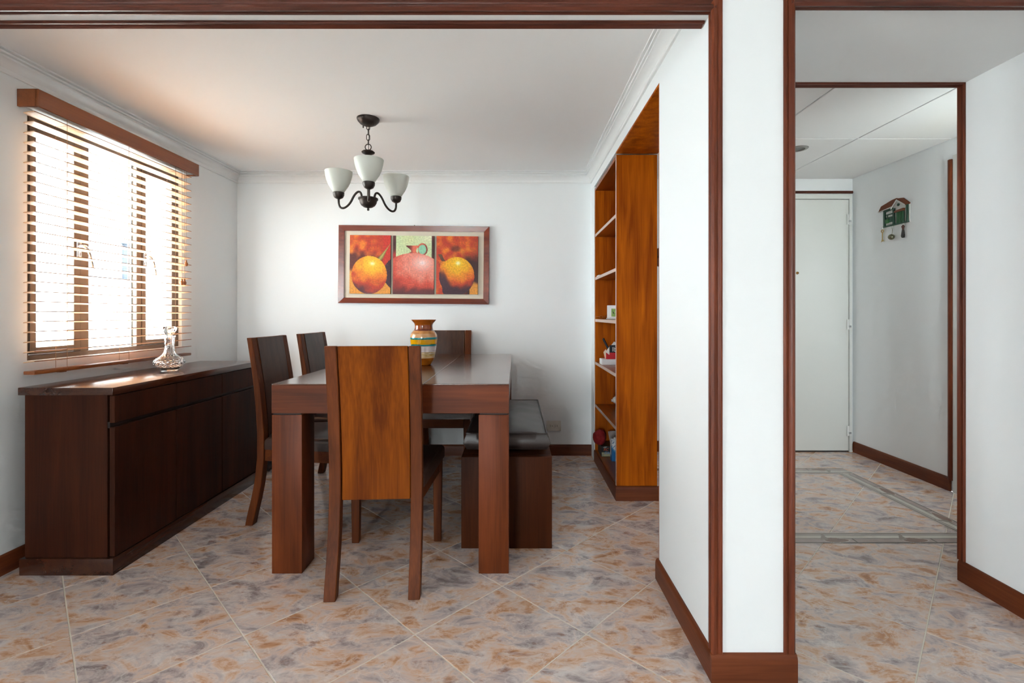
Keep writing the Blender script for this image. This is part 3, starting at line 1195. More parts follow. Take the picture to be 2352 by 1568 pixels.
def interp(prof, z):
    for a, b_ in zip(prof, prof[1:]):
        if a[0] <= z <= b_[0]:
            t = (z - a[0]) / (b_[0] - a[0])
            return (z, a[1] + (b_[1] - a[1]) * t, a[2] + (b_[2] - a[2]) * t)
    return prof[-1]


def refine(prof, z0, z1, n):
    return [interp(prof, z0 + (z1 - z0) * i / n) for i in range(n + 1)]


def bevel_mod(o, w=.003, seg=2):
    m = o.modifiers.new('rounded_edges', 'BEVEL')
    m.width = w
    m.segments = seg
    m.limit_method = 'ANGLE'
    m.angle_limit = math.radians(40)


def make_chair():
    c = empty('dining_chair')
    hb, pw = .1835, .046
    P = refine(POST, 0, .978, 22)
    for s in (-1, 1):
        x0, x1 = sorted((s * hb, s * (hb - pw)))
        o = obj('rear_leg', post_bm(x0, x1, P), M_POST, c, False, 30)
        bevel_mod(o)
    Q = refine(POST, .362, .9775, 16)
    o = obj('backrest', post_bm(-(hb - pw - .003), hb - pw - .003, Q, .001, .020), M_CHAIR, c, False, 30)
    bevel_mod(o, .002, 1)
    R = refine(POST, .375, .9765, 16)
    tag(obj('backrest_facing', post_bm(-(hb - pw - .006), hb - pw - .006, R, .0135, .0045), M_CHAIRP, c, False, 30), 'dark brown facing on the front of the backrest')
    hf, lw = .218, .044
    for s in (-1, 1):
        x0, x1 = sorted((s * hf, s * (hf - lw)))
        bm = bmesh.new()
        y0, y1 = .392, .436
        vs = []
        for z, k in ((0, .78), (.395, 1.0)):
            cx, cy = (x0 + x1) / 2, (y0 + y1) / 2
            hx, hy = (x1 - x0) / 2 * k, (y1 - y0) / 2 * k
            vs.append([bm.verts.new((cx + a * hx, cy + b_ * hy, z)) for a, b_ in ((-1, -1), (1, -1), (1, 1), (-1, 1))])
        for k in range(4):
            bm.faces.new((vs[0][k], vs[0][(k + 1) % 4], vs[1][(k + 1) % 4], vs[1][k]))
        bm.faces.new(list(reversed(vs[0])))
        bm.faces.new(vs[1])
        o = obj('front_leg', bm, M_POST, c, False, 30)
        bevel_mod(o)
    # seat rails
    box('seat_rail', -.174, .174, .404, .428, .335, .398, M_CHAIRX, c, .002, 1, False)
    box('seat_rail', -.137, .137, .0125, .030, .362, .398, M_CHAIRX, c, .002, 1, False)
    for s in (-1, 1):
        bm = bmesh.new()
        a0, a1, w = s * .170, s * .205, .020
        pts = [(a0, .0185), (a1, .3925), (a1 - s * w, .3925), (a0 - s * w, .0185)]
        extrude_poly(bm, pts, lambda u, v, w_: (u, v, w_), .335, .398)
        obj('seat_rail', bm, M_CHAIRX, c)
    # upholstered seat
    bm = bmesh.new()
    pts = [(-.132, .020), (.132, .020), (.186, .024), (.226, .446), (-.226, .446), (-.186, .024)]
    A = [bm.verts.new((u, v, .3985)) for u, v in pts]
    B = [bm.verts.new((u, v, .462)) for u, v in pts]
    nn = len(pts)
    for k in range(nn):
        bm.faces.new((A[k], A[(k + 1) % nn], B[(k + 1) % nn], B[k]))
    bm.faces.new(list(reversed(A)))
    bm.faces.new(B)
    bmesh.ops.bevel(bm, geom=[e for e in bm.edges if abs(e.verts[0].co.z - .462) < 1e-5 and abs(e.verts[1].co.z - .462) < 1e-5],
                    offset=.026, segments=5, affect='EDGES', profile=.5)
    obj('seat', bm, M_LEATHER, c, False, 50)
    return c


def copy_tree(o, parent=None):
    c = o.copy()
    COL.objects.link(c)
    c.parent = parent
    for ch in list(o.children):
        copy_tree(ch, c)
    return c


proto = make_chair()
CH_GROUP = 'dining chairs around the table'
spots = [((-.552, 1.930, 0), math.radians(2.6), 'brown wooden dining chair seen from behind at the near end of the table'),
         ((-1.318, 2.690, 0), math.radians(-91.5), 'dark dining chair next to the far end of the sideboard, facing the table'),
         ((-1.290, 3.200, 0), math.radians(-92), 'dark dining chair in the corner between the back wall and its twin by the window'),
         ((-.519, 3.672, 0), math.radians(180), 'brown dining chair at the far end of the table behind the striped vase')]
for k, (loc, rz, label) in enumerate(spots):
    o = proto if k == 0 else copy_tree(proto)
    o.location = loc
    o.rotation_euler = (0, 0, rz)
    tag(o, label, 'chair', CH_GROUP)

# ------------------------------------------------------------------ bench and its cushion
BX, BXX, BYa, BYb = -.251, .176, 2.266, 3.26
be = tag(empty('bench', ((BX + BXX) / 2, (BYa + BYb) / 2, 0)), 'dark wooden bench with solid panel ends beside the table', 'bench')
box('end_panel', BX, BXX, BYa, BYa + .045, 0, .430, M_BENCH, be, .002)
box('end_panel', BX, BXX, BYb - .045, BYb, 0, .430, M_BENCH, be, .002)
box('seat_board', BX, BXX, BYa + .0455, BYb - .0455, .385, .430, M_BENCH, be, .002)
cu = empty('bench_cushion', ((BX + BXX) / 2, (BYa + BYb) / 2, .4305))
tag(cu, 'plump charcoal leatherette cushion lying on the bench', 'cushion')
cw, cl = .385, .90
bm = bmesh.new()
nx, ny = 26, 40


def cush(u, v, top):
    """u, v in -1..1"""
    x, y = u * cw / 2, v * cl / 2
    edge = max(abs(u) ** 5, abs(v) ** 9)
    puff = (1 - abs(u) ** 2.6) * (1 - abs(v) ** 5)
    wr = .003 * mnoise.noise((x * 14, y * 9, 2 if top else 5))
    if top:
        z = .098 + .024 * puff + wr
    else:
        z = .004 + .018 * edge
    return Vector((x, y, z))


grid = {}
for t in (0, 1):
    for i in range(nx + 1):
        for j in range(ny + 1):
            u, v = -1 + 2 * i / nx, -1 + 2 * j / ny
            grid[t, i, j] = bm.verts.new(cush(u, v, t))
for t in (0, 1):
    for i in range(nx):
        for j in range(ny):
            q = [grid[t, i, j], grid[t, i + 1, j], grid[t, i + 1, j + 1], grid[t, i, j + 1]]
            bm.faces.new(q if t else q[::-1])
edge_ring = [(i, 0) for i in range(nx)] + [(nx, j) for j in range(ny)] + [(i, ny) for i in range(nx, 0, -1)] + [(0, j) for j in range(ny, 0, -1)]
mid = []
for (i, j) in edge_ring:
    u, v = -1 + 2 * i / nx, -1 + 2 * j / ny
    d = Vector((u if abs(u) > .99 else 0, v if abs(v) > .99 else 0, 0))
    p = (grid[0, i, j].co * .55 + grid[1, i, j].co * .45) + d * .016
    mid.append(bm.verts.new(p))
m_ = len(edge_ring)
for k in range(m_):
    a, b_ = edge_ring[k], edge_ring[(k + 1) % m_]
    bm.faces.new((grid[0, a[0], a[1]], grid[0, b_[0], b_[1]], mid[(k + 1) % m_], mid[k]))
    bm.faces.new((mid[k], mid[(k + 1) % m_], grid[1, b_[0], b_[1]], grid[1, a[0], a[1]]))
ring_top = [grid[1, i, j].co.copy() + Vector((0, 0, .001)) for (i, j) in edge_ring]
obj('cover', bm, M_CUSH, cu, False, 60)
obj('piping', tube(bmesh.new(), ring_top, .0035, 6, True), M_CUSH, cu, False, 60)

# ------------------------------------------------------------------ chandelier
CX, CY = -.831, 2.735
ch = tag(empty('chandelier', (CX, CY, ZC)), 'dark bronze chandelier with three white glass shades hanging over the table', 'chandelier')
canopy = [(.002, -.042), (.012, -.042), (.026, -.038), (.046, -.028), (.058, -.015), (.0625, -.004), (.0625, 0)]
obj('canopy', lathe(bmesh.new(), canopy, 40, (0, 0, 0), True, True), M_IRON, ch, False, 50)
for a in (2.6, 2.6 + PI):
    obj('canopy_screw', lathe(bmesh.new(), [(.001, -.045), (.0035, -.043), (.0035, -.030)], 10, (.040 * math.cos(a), .040 * math.sin(a), 0), True, True), M_IRON, ch, False, 50)


def link_pts(z0, z1, w, rot):
    pts = []
    r = w
    for k in range(24):
        a = 2 * PI * k / 24
        x = r * math.cos(a)
        h = (z1 - z0) / 2 - r
        z = (z0 + z1) / 2 + r * math.sin(a) + (h if math.sin(a) > 0 else -h)
        pts.append((x * math.cos(rot), x * math.sin(rot), z))
    return pts


zs = [(-.038, -.063), (-.058, -.093), (-.088, -.123), (-.118, -.148)]
for k, (a, b_) in enumerate(zs):
    obj('chain_link', tube(bmesh.new(), link_pts(b_, a, .0085, (k % 2) * PI / 2 + .35), .0021, 8, True), M_IRON, ch, False, 60)
obj('hanging_loop', tube(bmesh.new(), [(.017 * math.cos(2 * PI * k / 28), 0, -.161 + .017 * math.sin(2 * PI * k / 28)) for k in range(28)], .0028, 8, True), M_IRON, ch, False, 60)
obj('cord', tube(bmesh.new(), [(.003, .002, -.035), (.004, .003, -.10), (.001, .001, -.18)], .0016, 6), M_IRON, ch, False, 60)
disc = [(.0015, -.176), (.012, -.178), (.030, -.184), (.037, -.190), (.034, -.195), (.018, -.203), (.009, -.206), (.008, -.212), (.002, -.212)]
obj('loop_disc', lathe(bmesh.new(), disc, 32, (0, 0, 0), True, True), M_IRON, ch, False, 50)
obj('stem', lathe(bmesh.new(), [(.0065, -.46), (.0065, -.212)], 16, (0, 0, 0), True, True), M_IRON, ch, False, 50)
bowl = [(.001, -.522), (.006, -.520), (.007, -.514), (.005, -.509), (.008, -.506), (.024, -.502), (.038, -.492), (.046, -.478), (.049, -.464), (.0545, -.459),
        (.0545, -.451), (.050, -.449), (.030, -.447), (.002, -.446)]
obj('bowl', lathe(bmesh.new(), bowl, 36, (0, 0, 0), True, True), M_IRON, ch, False, 40)
RA = .186
for deg in (-72, 48, 168):
    a = math.radians(deg)
    d = Vector((math.cos(a), math.sin(a), 0))

    def P(r, z):
        return (d.x * r, d.y * r, z)
    pts = bez(P(.040, -.450), P(.040, -.395), P(.072, -.400), P(.098, -.448), 12)[:-1] + bez(P(.098, -.448), P(.125, -.505), P(.188, -.525), P(RA, -.455), 14)[:-1] + [P(RA, -.452), P(RA, -.440)]
    arm = obj('arm', tube(bmesh.new(), pts, .0062, 10), M_IRON, ch, False, 60)
    c0 = P(RA, 0)
    cup = [(.002, -.446), (.010, -.446), (.024, -.438), (.031, -.424), (.032, -.410), (.030, -.408), (.002, -.408)]
    obj('socket_cup', lathe(bmesh.new(), cup, 28, c0, True, True), M_IRON, arm, False, 45)
    sh = [(.024, -.4075), (.030, -.4073), (.040, -.392), (.055, -.368), (.066, -.342), (.073, -.314), (.0765, -.290), (.0765, -.288), (.0735, -.288),
          (.070, -.314), (.063, -.342), (.052, -.368), (.037, -.391), (.028, -.404), (.022, -.4045)]
    obj('glass_shade', lathe(bmesh.new(), sh, 48, c0, False, False), M_SHADE, arm, False, 60)

# ------------------------------------------------------------------ framed triptych
pic = empty('framed_picture', (-.783, YB, 1.486))
pic.rotation_euler = (0, math.radians(.55), 0)
tag(pic, 'wide mahogany framed triptych of gourds and a pink jug on the back wall', 'picture')
PW, PH, FWD = 1.168, .604, .042


def rail(name, pts):
    bm = bmesh.new()
    # outline in the picture plane, mitred; bevelled face
    F = [bm.verts.new((x, -.034 if i in (0, 1) else -.026, z)) for i, (x, z) in enumerate(pts)]
    Bk = [bm.verts.new((x, -.003, z)) for x, z in pts]
    for k in range(4):
        bm.faces.new((F[k], F[(k + 1) % 4], Bk[(k + 1) % 4], Bk[k]))
    bm.faces.new(F)
    bm.faces.new(Bk[::-1])
    obj(name, bm, M_FRAME, pic)


hw_, hh_ = PW / 2, PH / 2
iw, ih = hw_ - FWD, hh_ - FWD
rail('frame_rail', [(-hw_, hh_), (hw_, hh_), (iw, ih), (-iw, ih)])
rail('frame_rail', [(hw_, -hh_), (-hw_, -hh_), (-iw, -ih), (iw, -ih)])
rail('frame_rail', [(-hw_, -hh_), (-hw_, hh_), (-iw, ih), (-iw, -ih)])
rail('frame_rail', [(hw_, hh_), (hw_, -hh_), (iw, -ih), (iw, ih)])
box('mount', -iw, iw, -.012, -.004, -ih, ih, M_MAT, pic, 0, 1, False)
box('hanging_nail', -.012 + .01, .002, -.02, -.002, hh_, hh_ + .008, M_IRON, pic, 0, 1, False)


def ell(x, y, cx, cy, rx, ry):
    return math.hypot((x - cx) / rx, (y - cy) / ry)


def art(x, y, panel):
    """The still life, in the coordinates of a 2352-wide study of the photograph."""
    nz = mnoise.noise((x * .012, y * .012, 1.0))
    nf = mnoise.noise((x * .05, y * .05, 4.0))
    ng = mnoise.noise((x * .004, y * .004, 9.0))
    wob = .5 + .5 * nz
    orange, red, dark, gold, yellow, purple = (226, 120, 24), (186, 52, 24), (62, 26, 22), (222, 146, 52), (244, 176, 30), (84, 34, 46)
    if panel == 0:
        c = lerp(orange, red, min(1, max(0, .5 + nz * .9 + (x - 450) / 900)))
        c = lerp(c, red, sst(700, 800, x + 50 * nz))
        c = lerp(c, (96, 34, 24), sst(430, 560, y + 90 * nz - .12 * (x - 300)) * sst(830, 640, x))
        c = lerp(c, gold, sst(690, 800, y + 40 * nz))
        if x > 730 and y < 700:
            c = lerp(c, (196, 44, 26), sst(730, 770, x))
        # the jug's shadowed flank
        if ell(x, y, 1180, 790, 428, 310) < 1:
            c = lerp((58, 26, 38), (86, 46, 66), max(0, nf))
        d = ell(x, y, 556, 812, 252, 270)
        # stem
        sx = 735 + (540 - y) * .68
        wid = 34 * sst(360, 580, y) ** 1.5 + 3
        if 365 < y < 600 and abs(x - sx) < wid:
            c = lerp((196, 176, 96), (110, 96, 40), abs(x - sx) / wid)
        if d < 1:
            hl = ell(x, y, 600, 650, 330, 250)
            c = lerp((250, 206, 70), yellow, sst(0, .35, hl))
            c = lerp(c, orange, sst(.35, .85, hl + .18 * nz))
            c = lerp(c, red, sst(.85, 1.3, hl + .25 * nz))
            c = lerp(c, purple, sst(1.25, 1.75, hl + .25 * nz - .25 * sst(400, 800, x) + .1))
            c = lerp(c, (250, 236, 190), .8 * sst(.16, 0.02, hl))
    elif panel == 1:
        c = lerp((212, 214, 160), (184, 206, 160), .5 + .5 * ng + .3 * nz)
        c = lerp(c, (226, 224, 190), sst(420, 280, y) * sst(1150, 1400, x) * .8)
        if x < 932 or x > 1442:
            c = lerp((98, 46, 38), (60, 22, 22), wob)
            if x < 932:
                c = lerp(c, (168, 40, 30), sst(430, 540, y))
        hr = ell(x, y, 1308, 450, 66, 80)
        if hr < 1.0:
            c = lerp((150, 204, 168), (128, 190, 160), wob)
        if .84 < hr < 1.12 and not (x < 1250 and y > 430):
            c = lerp((206, 92, 68), (140, 50, 44), sst(1290, 1375, x))
        nk = 36 + 70 * sst(470, 395, y) * (1 if x < 1180 else .45) + 70 * sst(480, 530, y)
        if 396 < y < 560 and abs(x - 1182) < nk:
            c = lerp((100, 30, 26), (214, 104, 78), sst(1110, 1190, x))
        d = ell(x, y, 1180, 800, 425, 298)
        if d < 1 or (y > 800 and abs(x - 1180) < 425):
            hl = ell(x, y, 1310, 640, 430, 330)
            c = lerp((240, 190, 180), (226, 134, 116), sst(0, .5, hl + .12 * nf))
            c = lerp(c, (206, 74, 54), sst(.5, 1.05, hl + .2 * nz))
            c = lerp(c, (150, 40, 34), sst(.95, 1.35, hl + .2 * nz))
            c = lerp(c, (98, 40, 42), sst(960, 1070, y + 50 * nz))
            c = lerp(c, (246, 222, 222), .8 * sst(.14, .02, hl))
    else:
        c = lerp(red, orange, min(1, max(0, .35 + nz * 1.1)))
        c = lerp(c, (140, 34, 22), sst(1950, 2100, x) * .5)
        c = lerp(c, dark, sst(470, 640, y + 60 * nz) * sst(1840, 1960, x + 40 * nz))
        c = lerp(c, dark, sst(.55, .2, ell(x, y, 1780, 440, 180, 110)) * .55)
        if y > 900 and x > 1980:
            c = lerp(c, gold, sst(900, 960, y + 30 * nz))
        if ell(x, y, 1180, 800, 425, 330) < 1:
            c = lerp((214, 82, 40), (176, 44, 28), wob)
        d = ell(x, y, 1798, 830, 250, 272)
        stem = 1560 + (y - 530) * .55
        if 520 < y < 660 and abs(x - stem) < 26:
            c = lerp((120, 84, 50), (70, 36, 32), wob)
        if d < 1 or (x < 1700 and y > 620 and x > 1555 + .1 * (y - 620) and d < 1.18):
            hl = ell(x, y, 1815, 645, 300, 260)
            c = lerp((250, 206, 40), (236, 170, 16), sst(0, .4, hl))
            c = lerp(c, orange, sst(.45, .9, hl + .2 * nz))
            c = lerp(c, red, sst(.85, 1.25, hl + .25 * nz))
            c = lerp(c, (70, 38, 50), sst(1.1, 1.5, hl + .2 * nz + .35 * sst(1800, 1600, x)))
            c = lerp(c, (252, 244, 210), .85 * sst(.18, 0.02, hl))
    k = 1 + .13 * nf + .07 * mnoise.noise((x * .16, y * .16, 7))
    return tuple(min(255, max(0, v * k)) for v in c)


S = .000547
for pi_, (xa, xb, ya, yb) in enumerate(((278, 858, 248, 1078), (892, 1476, 256, 1084), (1508, 2098, 262, 1086))):
    cv = empty('canvas_panel', (0, 0, 0), 0, pic)
    xc, zc = ((xa + xb) / 2 - 1187) * S, (667 - (ya + yb) / 2) * S
    # the photograph's study is rotated with the frame, so undo that small turn
    zc += (xc) * .0096
    cv.location = (xc, -.012, zc)
    hw2, hh2 = (xb - xa) / 2 * S, (yb - ya) / 2 * S
    bm = bx(bmesh.new(), -hw2, hw2, -.017, 0, -hh2, hh2)
    obj('stretcher', bm, M_CANVEDGE, cv)
    bm = bmesh.new()
    lay_ = bm.verts.layers.float_color.new('print')
    nx, ny = 104, 146
    g = []
    for j in range(ny + 1):
        row = []
        for i in range(nx + 1):
            u, v = i / nx, j / ny
            vt = bm.verts.new((-hw2 + 2 * hw2 * u, -.0176, hh2 - 2 * hh2 * v))
            vt[lay_] = (*lin(art(xa + (xb - xa) * u, ya + (yb - ya) * v, pi_)), 1)
            row.append(vt)
        g.append(row)
    for j in range(ny):
        for i in range(nx):
            bm.faces.new((g[j][i], g[j + 1][i], g[j + 1][i + 1], g[j][i + 1]))
    obj('painted_canvas', bm, M_CANVAS, cv)

# ------------------------------------------------------------------ wall outlet
ou = tag(empty('wall_outlet', (.305, YB, .230)), 'double power outlet low on the back wall behind the bench', 'outlet')
box('cover_plate', -.057, .057, -.006, 0, -.040, .040, M_WPLAST, ou, .002, 2, False)
for sx in (-.019, .019):
    s = box('socket', sx - .017, sx + .017, -.009, -.006, -.018, .018, M_WPLAST, ou, .001, 1, False)
    for (a, b_, c_, d_) in ((sx - .010, sx - .004, .004, .0065), (sx - .010, sx - .004, -.0065, -.004), (sx + .006, sx + .011, -.0025, .0025)):
        box('slot', a, b_, -.0096, -.0088, c_, d_, M_BLACK, s, 0, 1, False)

# ------------------------------------------------------------------ built-in bookshelf
HX0, HX1, HY0, HY1 = .602, .845, 2.856, 3.628
bs = tag(empty('bookshelf', ((HX0 + HX1) / 2, (HY0 + HY1) / 2, 0)), 'tall cedar bookshelf built into the right wall opening', 'bookshelf')


def shelf_edge(x0, x1, y0, y1, z0, z1, name, mat, parent):
    return box(name, x0, x1, y0, y1, z0, z1, mat, parent, .001, 1)


s1 = box('side_panel', HX0 + .0012, HX1, HY0, HY0 + .020, .085, 2.046, M_SHELF, bs, .001, 1)
box('edge_band', HX0, HX0 + .0012, HY0, HY0 + .020, .085, 2.046, M_SHEDGE, s1)
box('side_panel', HX0 + .002, HX1, HY1 - .020, HY1, .085, 2.046, M_SHELF, bs, .001, 1)
box('back_panel', HX1 - .010, HX1, HY0 + .020, HY1 - .020, .085, 2.046, M_SHELF, bs)
box('top_panel', HX0 + .002, HX1 - .010, HY0 + .020, HY1 - .020, 2.026, 2.046, M_SHELFY, bs)
SHZ = [1.700, 1.378, 1.066, .747, .430]
for z in SHZ:
    s = box('shelf', HX0 + .0032, HX1 - .0105, HY0 + .0205, HY1 - .0205, z - .020, z, M_SHELFY, bs)
    box('edge_band', HX0 + .002, HX0 + .0032, HY0 + .0205, HY1 - .0205, z - .020, z, M_SHEDGE, s)
pl = bmesh.new()
bx(pl, HX0 + .003, HX1 - .001, HY0 + .001, HY1, .006, .085)
obj('plinth', pl, M_SHELFY, bs, True)
pb = extrude_poly(bmesh.new(), BB, lambda u, v, w: (w, HY0 - u, v), HX0 - .004, HX1 + .012)
obj('base_moulding', pb, M_BASE, bs, True, 40)
pb = extrude_poly(bmesh.new(), BB, lambda u, v, w: (HX0 - u * .4, w, v), HY0, HY1)
obj('base_moulding', pb, M_BASEY, bs, True, 40)

# things on the shelves -------------------------------------------------------
M_PAPER = plain('white_paper', (236, 234, 228), 0.7)
M_CREAM = plain('cream_card', (226, 212, 184), 0.7)
M_RED = plain('red_card', (196, 22, 36), 0.5)
M_DKCARD = plain('navy_black_card', (22, 30, 40), 0.5)
M_BLUEP = plain('pale_blue_card', (150, 196, 220), 0.6)
SH_GROUP = 'odds and ends on the bookshelf'


def single(name, bm, mat, loc, rz, label, cat, sm_=None):
    o = obj(name, bm, mat, None, False, sm_)
    o.location = loc
    o.rotation_euler = (0, 0, rz)
    return tag(o, label, cat)


# folded cream card on the top shelf
bm = bmesh.new()
vsA = [(-.035, -.03, 0), (.035, -.03, 0), (.035, .0, .048), (-.035, .0, .040), (-.035, .03, 0), (.035, .03, 0)]
V = [bm.verts.new(p) for p in vsA]
bm.faces.new((V[0], V[1], V[2], V[3]))
bm.faces.new((V[3], V[2], V[5], V[4]))
ge = bmesh.ops.solidify(bm, geom=bm.faces, thickness=.002)
single('folded_card', bm, M_CREAM, (.690, 3.40, 1.7015), math.radians(75), 'small cream folded card standing on the top bookshelf board', 'card')
# magazines lying flat on the second shelf
mg = tag(empty('magazine', (.652, 3.545, 1.3785)), 'thin magazine lying on the second bookshelf board', 'magazine')
box('pages', .612, .712, 3.49, 3.600, 1.3790, 1.3870, M_PAPER, mg)
box('cover', .611, .713, 3.489, 3.601, 1.3872, 1.3885, M_DKCARD, mg)
# white photo frame with a green picture
ph = tag(empty('photo_frame', (.735, 3.50, 1.0665)), 'white photo frame with a green picture on the bookshelf', 'photo frame')
ph.rotation_euler = (0, 0, math.radians(-8))
box('frame', -.062, .090, -.004, .010, .008, .100, plain('white_lacquer', (240, 240, 238), 0.35), ph, .002, 1, False)
box('base', -.068, .092, -.020, .020, 0, .008, plain('white_lacquer_base', (236, 236, 234), 0.35), ph, .002, 1, False)
bm = bmesh.new()
lay_ = bm.verts.layers.float_color.new('print')
g = []
for j in range(25):
    row = []
    for i in range(37):
        u, v = i / 36, j / 24
        vt = bm.verts.new((-.032 + .105 * u, -.0046, .018 + .058 * v))
        nz = mnoise.noise((u * 6, v * 5, 3))
        c = lerp((96, 146, 40), (170, 196, 96), .5 + .6 * nz)
        if ell(u, v, .14, .48, .05, .12) < 1:
            c = (24, 36, 18)
        if u > .38:
            c = lerp((120, 124, 128), (90, 96, 102), .5 + .5 * nz)
        vt[lay_] = (*lin(c), 1)
        row.append(vt)
    g.append(row)
for j in range(24):
    for i in range(36):
        bm.faces.new((g[j][i], g[j][i + 1], g[j + 1][i + 1], g[j + 1][i]))
obj('picture', bm, printed('printed_photo', .35), ph)
# small orange spectacles by the frame
bm = bmesh.new()
for s in (-1, 1):
    tube(bm, [(s * .019 + .014 * math.cos(2 * PI * k / 16), .0, .012 + .011 * math.sin(2 * PI * k / 16)) for k in range(16)], .0018, 6, True)
    tube(bm, [(s * .033, 0, .016), (s * .034, .05, .014), (s * .030, .060, .004)], .0016, 6)
tube(bm, [(-.006, 0, .015), (.006, 0, .015)], .0016, 6)
single('spectacles', bm, plain('amber_plastic', (168, 88, 30), .3), (.653, 3.54, 1.0685), math.radians(20), 'folded amber spectacles beside the white photo frame', 'spectacles', 60)

# white tray and red box with cards
single('white_box', bx(bmesh.new(), -.085, .085, -.05, .05, 0, .040, .002, 1), plain('white_card_box', (232, 234, 236), 0.4),
       (.694, 3.41, .7475), math.radians(0), 'flat white box under the red card holder on the bookshelf', 'box')
rb_ = tag(empty('card_holder', (.698, 3.41, .788)), 'red holder stuffed with cards and papers on the bookshelf', 'card holder')
box('body', -.058, .075, -.042, .042, 0, .058, M_RED, rb_, .002, 1, False)
o = box('black_card', -.036, .060, -.0455, -.043, .046, .098, M_DKCARD, rb_, 0, 1, False)


def lettering(body, size, mat, parent, loc, shear=0.0):
    cu_ = bpy.data.curves.new('lettering', 'FONT')
    cu_.body, cu_.size, cu_.extrude, cu_.shear = body, size, .0002, shear
    tmp = bpy.data.objects.new('lettering_curve', cu_)
    me = bpy.data.meshes.new_from_object(tmp)
    bpy.data.objects.remove(tmp)
    me.materials.clear()
    me.materials.append(mat)
    lo = bpy.data.objects.new('lettering', me)
    COL.objects.link(lo)
    lo.parent = parent
    lo.location = loc
    lo.rotation_euler = (PI / 2, 0, 0)
    return lo


lettering('lb', .045, M_PAPER, o, (-.018, -.0458, .054))


def tri(name, pts, mat, y, parent):
    bm = bmesh.new()
    A = [bm.verts.new((x, y, z)) for x, z in pts]
    B = [bm.verts.new((x, y + .0012, z)) for x, z in pts]
    k = len(pts)
    for i in range(k):
        bm.faces.new((A[i], A[(i + 1) % k], B[(i + 1) % k], B[i]))
    bm.faces.new(A[::-1])
    bm.faces.new(B)
    obj(name, bm, mat, parent)


tri('paper', [(-.064, .050), (-.036, .030), (-.034, .090)], M_PAPER, -.0440, rb_)
tri('paper', [(-.030, .080), (.002, .122), (.040, .095), (.02, .05), (-.02, .05)], M_PAPER, -.020, rb_)
tri('paper', [(.000, .100), (.034, .138), (.072, .110), (.05, .05), (.01, .05)], M_BLUEP, -.010, rb_)
tri('paper', [(-.075, .048), (-.058, .070), (-.050, .02), (-.062, .0)], M_CREAM, -.03, rb_)
obj('marker', tube(bmesh.new(), [(-.020, .0, .04), (-.070, .01, .142)], .008, 10), M_DKCARD, rb_, False, 50)

# white china figurine: a little pig
M_CHINA = plain('white_china', (226, 222, 214), 0.3, coat=.4)
fig = tag(empty('china_figurine', (.735, 3.46, .4305)), 'small white china pig on the lower bookshelf board', 'figurine')
bm = bmesh.new()
bmesh.ops.create_uvsphere(bm, u_segments=24, v_segments=14, radius=.034, matrix=Matrix.Translation((.030, 0, .040)) @ Matrix.Diagonal((1.25, .95, .95, 1)))
bmesh.ops.create_uvsphere(bm, u_segments=20, v_segments=12, radius=.025, matrix=Matrix.Translation((-.008, 0, .056)))
for (x, y) in ((.006, -.016), (.006, .016), (.054, -.016), (.054, .016)):
    lathe(bm, [(.009, 0), (.0095, .02), (.008, .03)], 12, (x, y, 0), True, True)
obj('body', bm, M_CHINA, fig, False, 60)
for s in (-1, 1):
    bm = bmesh.new()
    pts = [bm.verts.new(p) for p in ((-.014, s * .008, .074), (-.006, s * .022, .070), (-.016, s * .018, .088))]
    bm.faces.new(pts)
    bmesh.ops.solidify(bm, geom=bm.faces, thickness=.003)
    obj('ear', bm, M_CHINA, fig)
obj('snout', lathe(bmesh.new(), [(.002, 0), (.009, 0), (.010, .014)], 16, (0, 0, 0), True, True), M_CHINA, fig, False, 60).matrix_local = Matrix.Translation((-.040, 0, .052)) @ Matrix.Rotation(PI / 2, 4, 'Y')

# bottom board: red bag, papers, toy box, carton
bm = bmesh.new()
bmesh.ops.create_icosphere(bm, subdivisions=4, radius=1.0)
for v in bm.verts:
    x, y, z = v.co
    nn = 1 + .16 * mnoise.noise((x * 1.8, y * 1.8, z * 1.8)) + .07 * mnoise.noise((x * 5, y * 5, z * 5))
    v.co = Vector((x * .047 * nn, y * .050 * nn, max(-.0485, z * .056 * nn)))
single('red_cloth_bag', bm, plain('crimson_cloth', (136, 6, 14), .8), (.618, 3.50, .2100), 0, 'crumpled crimson cloth bag on the bottom bookshelf board', 'bag', 180)
bxo = tag(empty('toy_box', (.705, 3.51, .0855)), 'black toy car box with bright lettering on the bottom bookshelf board', 'box')
box('carton', -.085, .085, -.070, .075, 0, .075, plain('black_printed_card', (26, 28, 28), .4), bxo, .002, 1, False)
bm = bmesh.new()
lay_ = bm.verts.layers.float_color.new('print')
g = []
for j in range(17):
    row = []
    for i in range(41):
        u, v = i / 40, j / 16
        vt = bm.verts.new((-.083 + .166 * u, -.0706, .002 + .071 * v))
        nz = mnoise.noise((u * 8, v * 5, 2))
        c = (24, 26, 26)
        if v < .42:
            c = lerp((128, 132, 112), (176, 168, 130), .5 + .7 * nz)
            if u > .45 and v > .15:
                c = lerp(c, (96, 40, 36), .5)
        elif v > .86:
            c = (134, 134, 130) if nz > 0 and u < .6 else (40, 40, 42)
        vt[lay_] = (*lin(c), 1)
        row.append(vt)
    g.append(row)
for j in range(16):
    for i in range(40):
        bm.faces.new((g[j][i], g[j][i + 1], g[j + 1][i + 1], g[j + 1][i]))
fp = obj('front_print', bm, printed('toy_box_print', .35), bxo)
for body, xx, zz, sz, col in (('RC', -.072, .042, .027, (214, 84, 40)), ('LM', -.022, .043, .024, (236, 196, 20)), ('CAR', -.066, .020, .025, (70, 130, 200))):
    lettering(body, sz, plain('print_' + body.lower(), col, .4), fp, (xx, -.0712, zz), .25)
pp = tag(empty('paper_sheet', (.742, 3.485, .162)), 'white printed leaflet with a pink patch lying on the toy box', 'paper')
bm = bmesh.new()
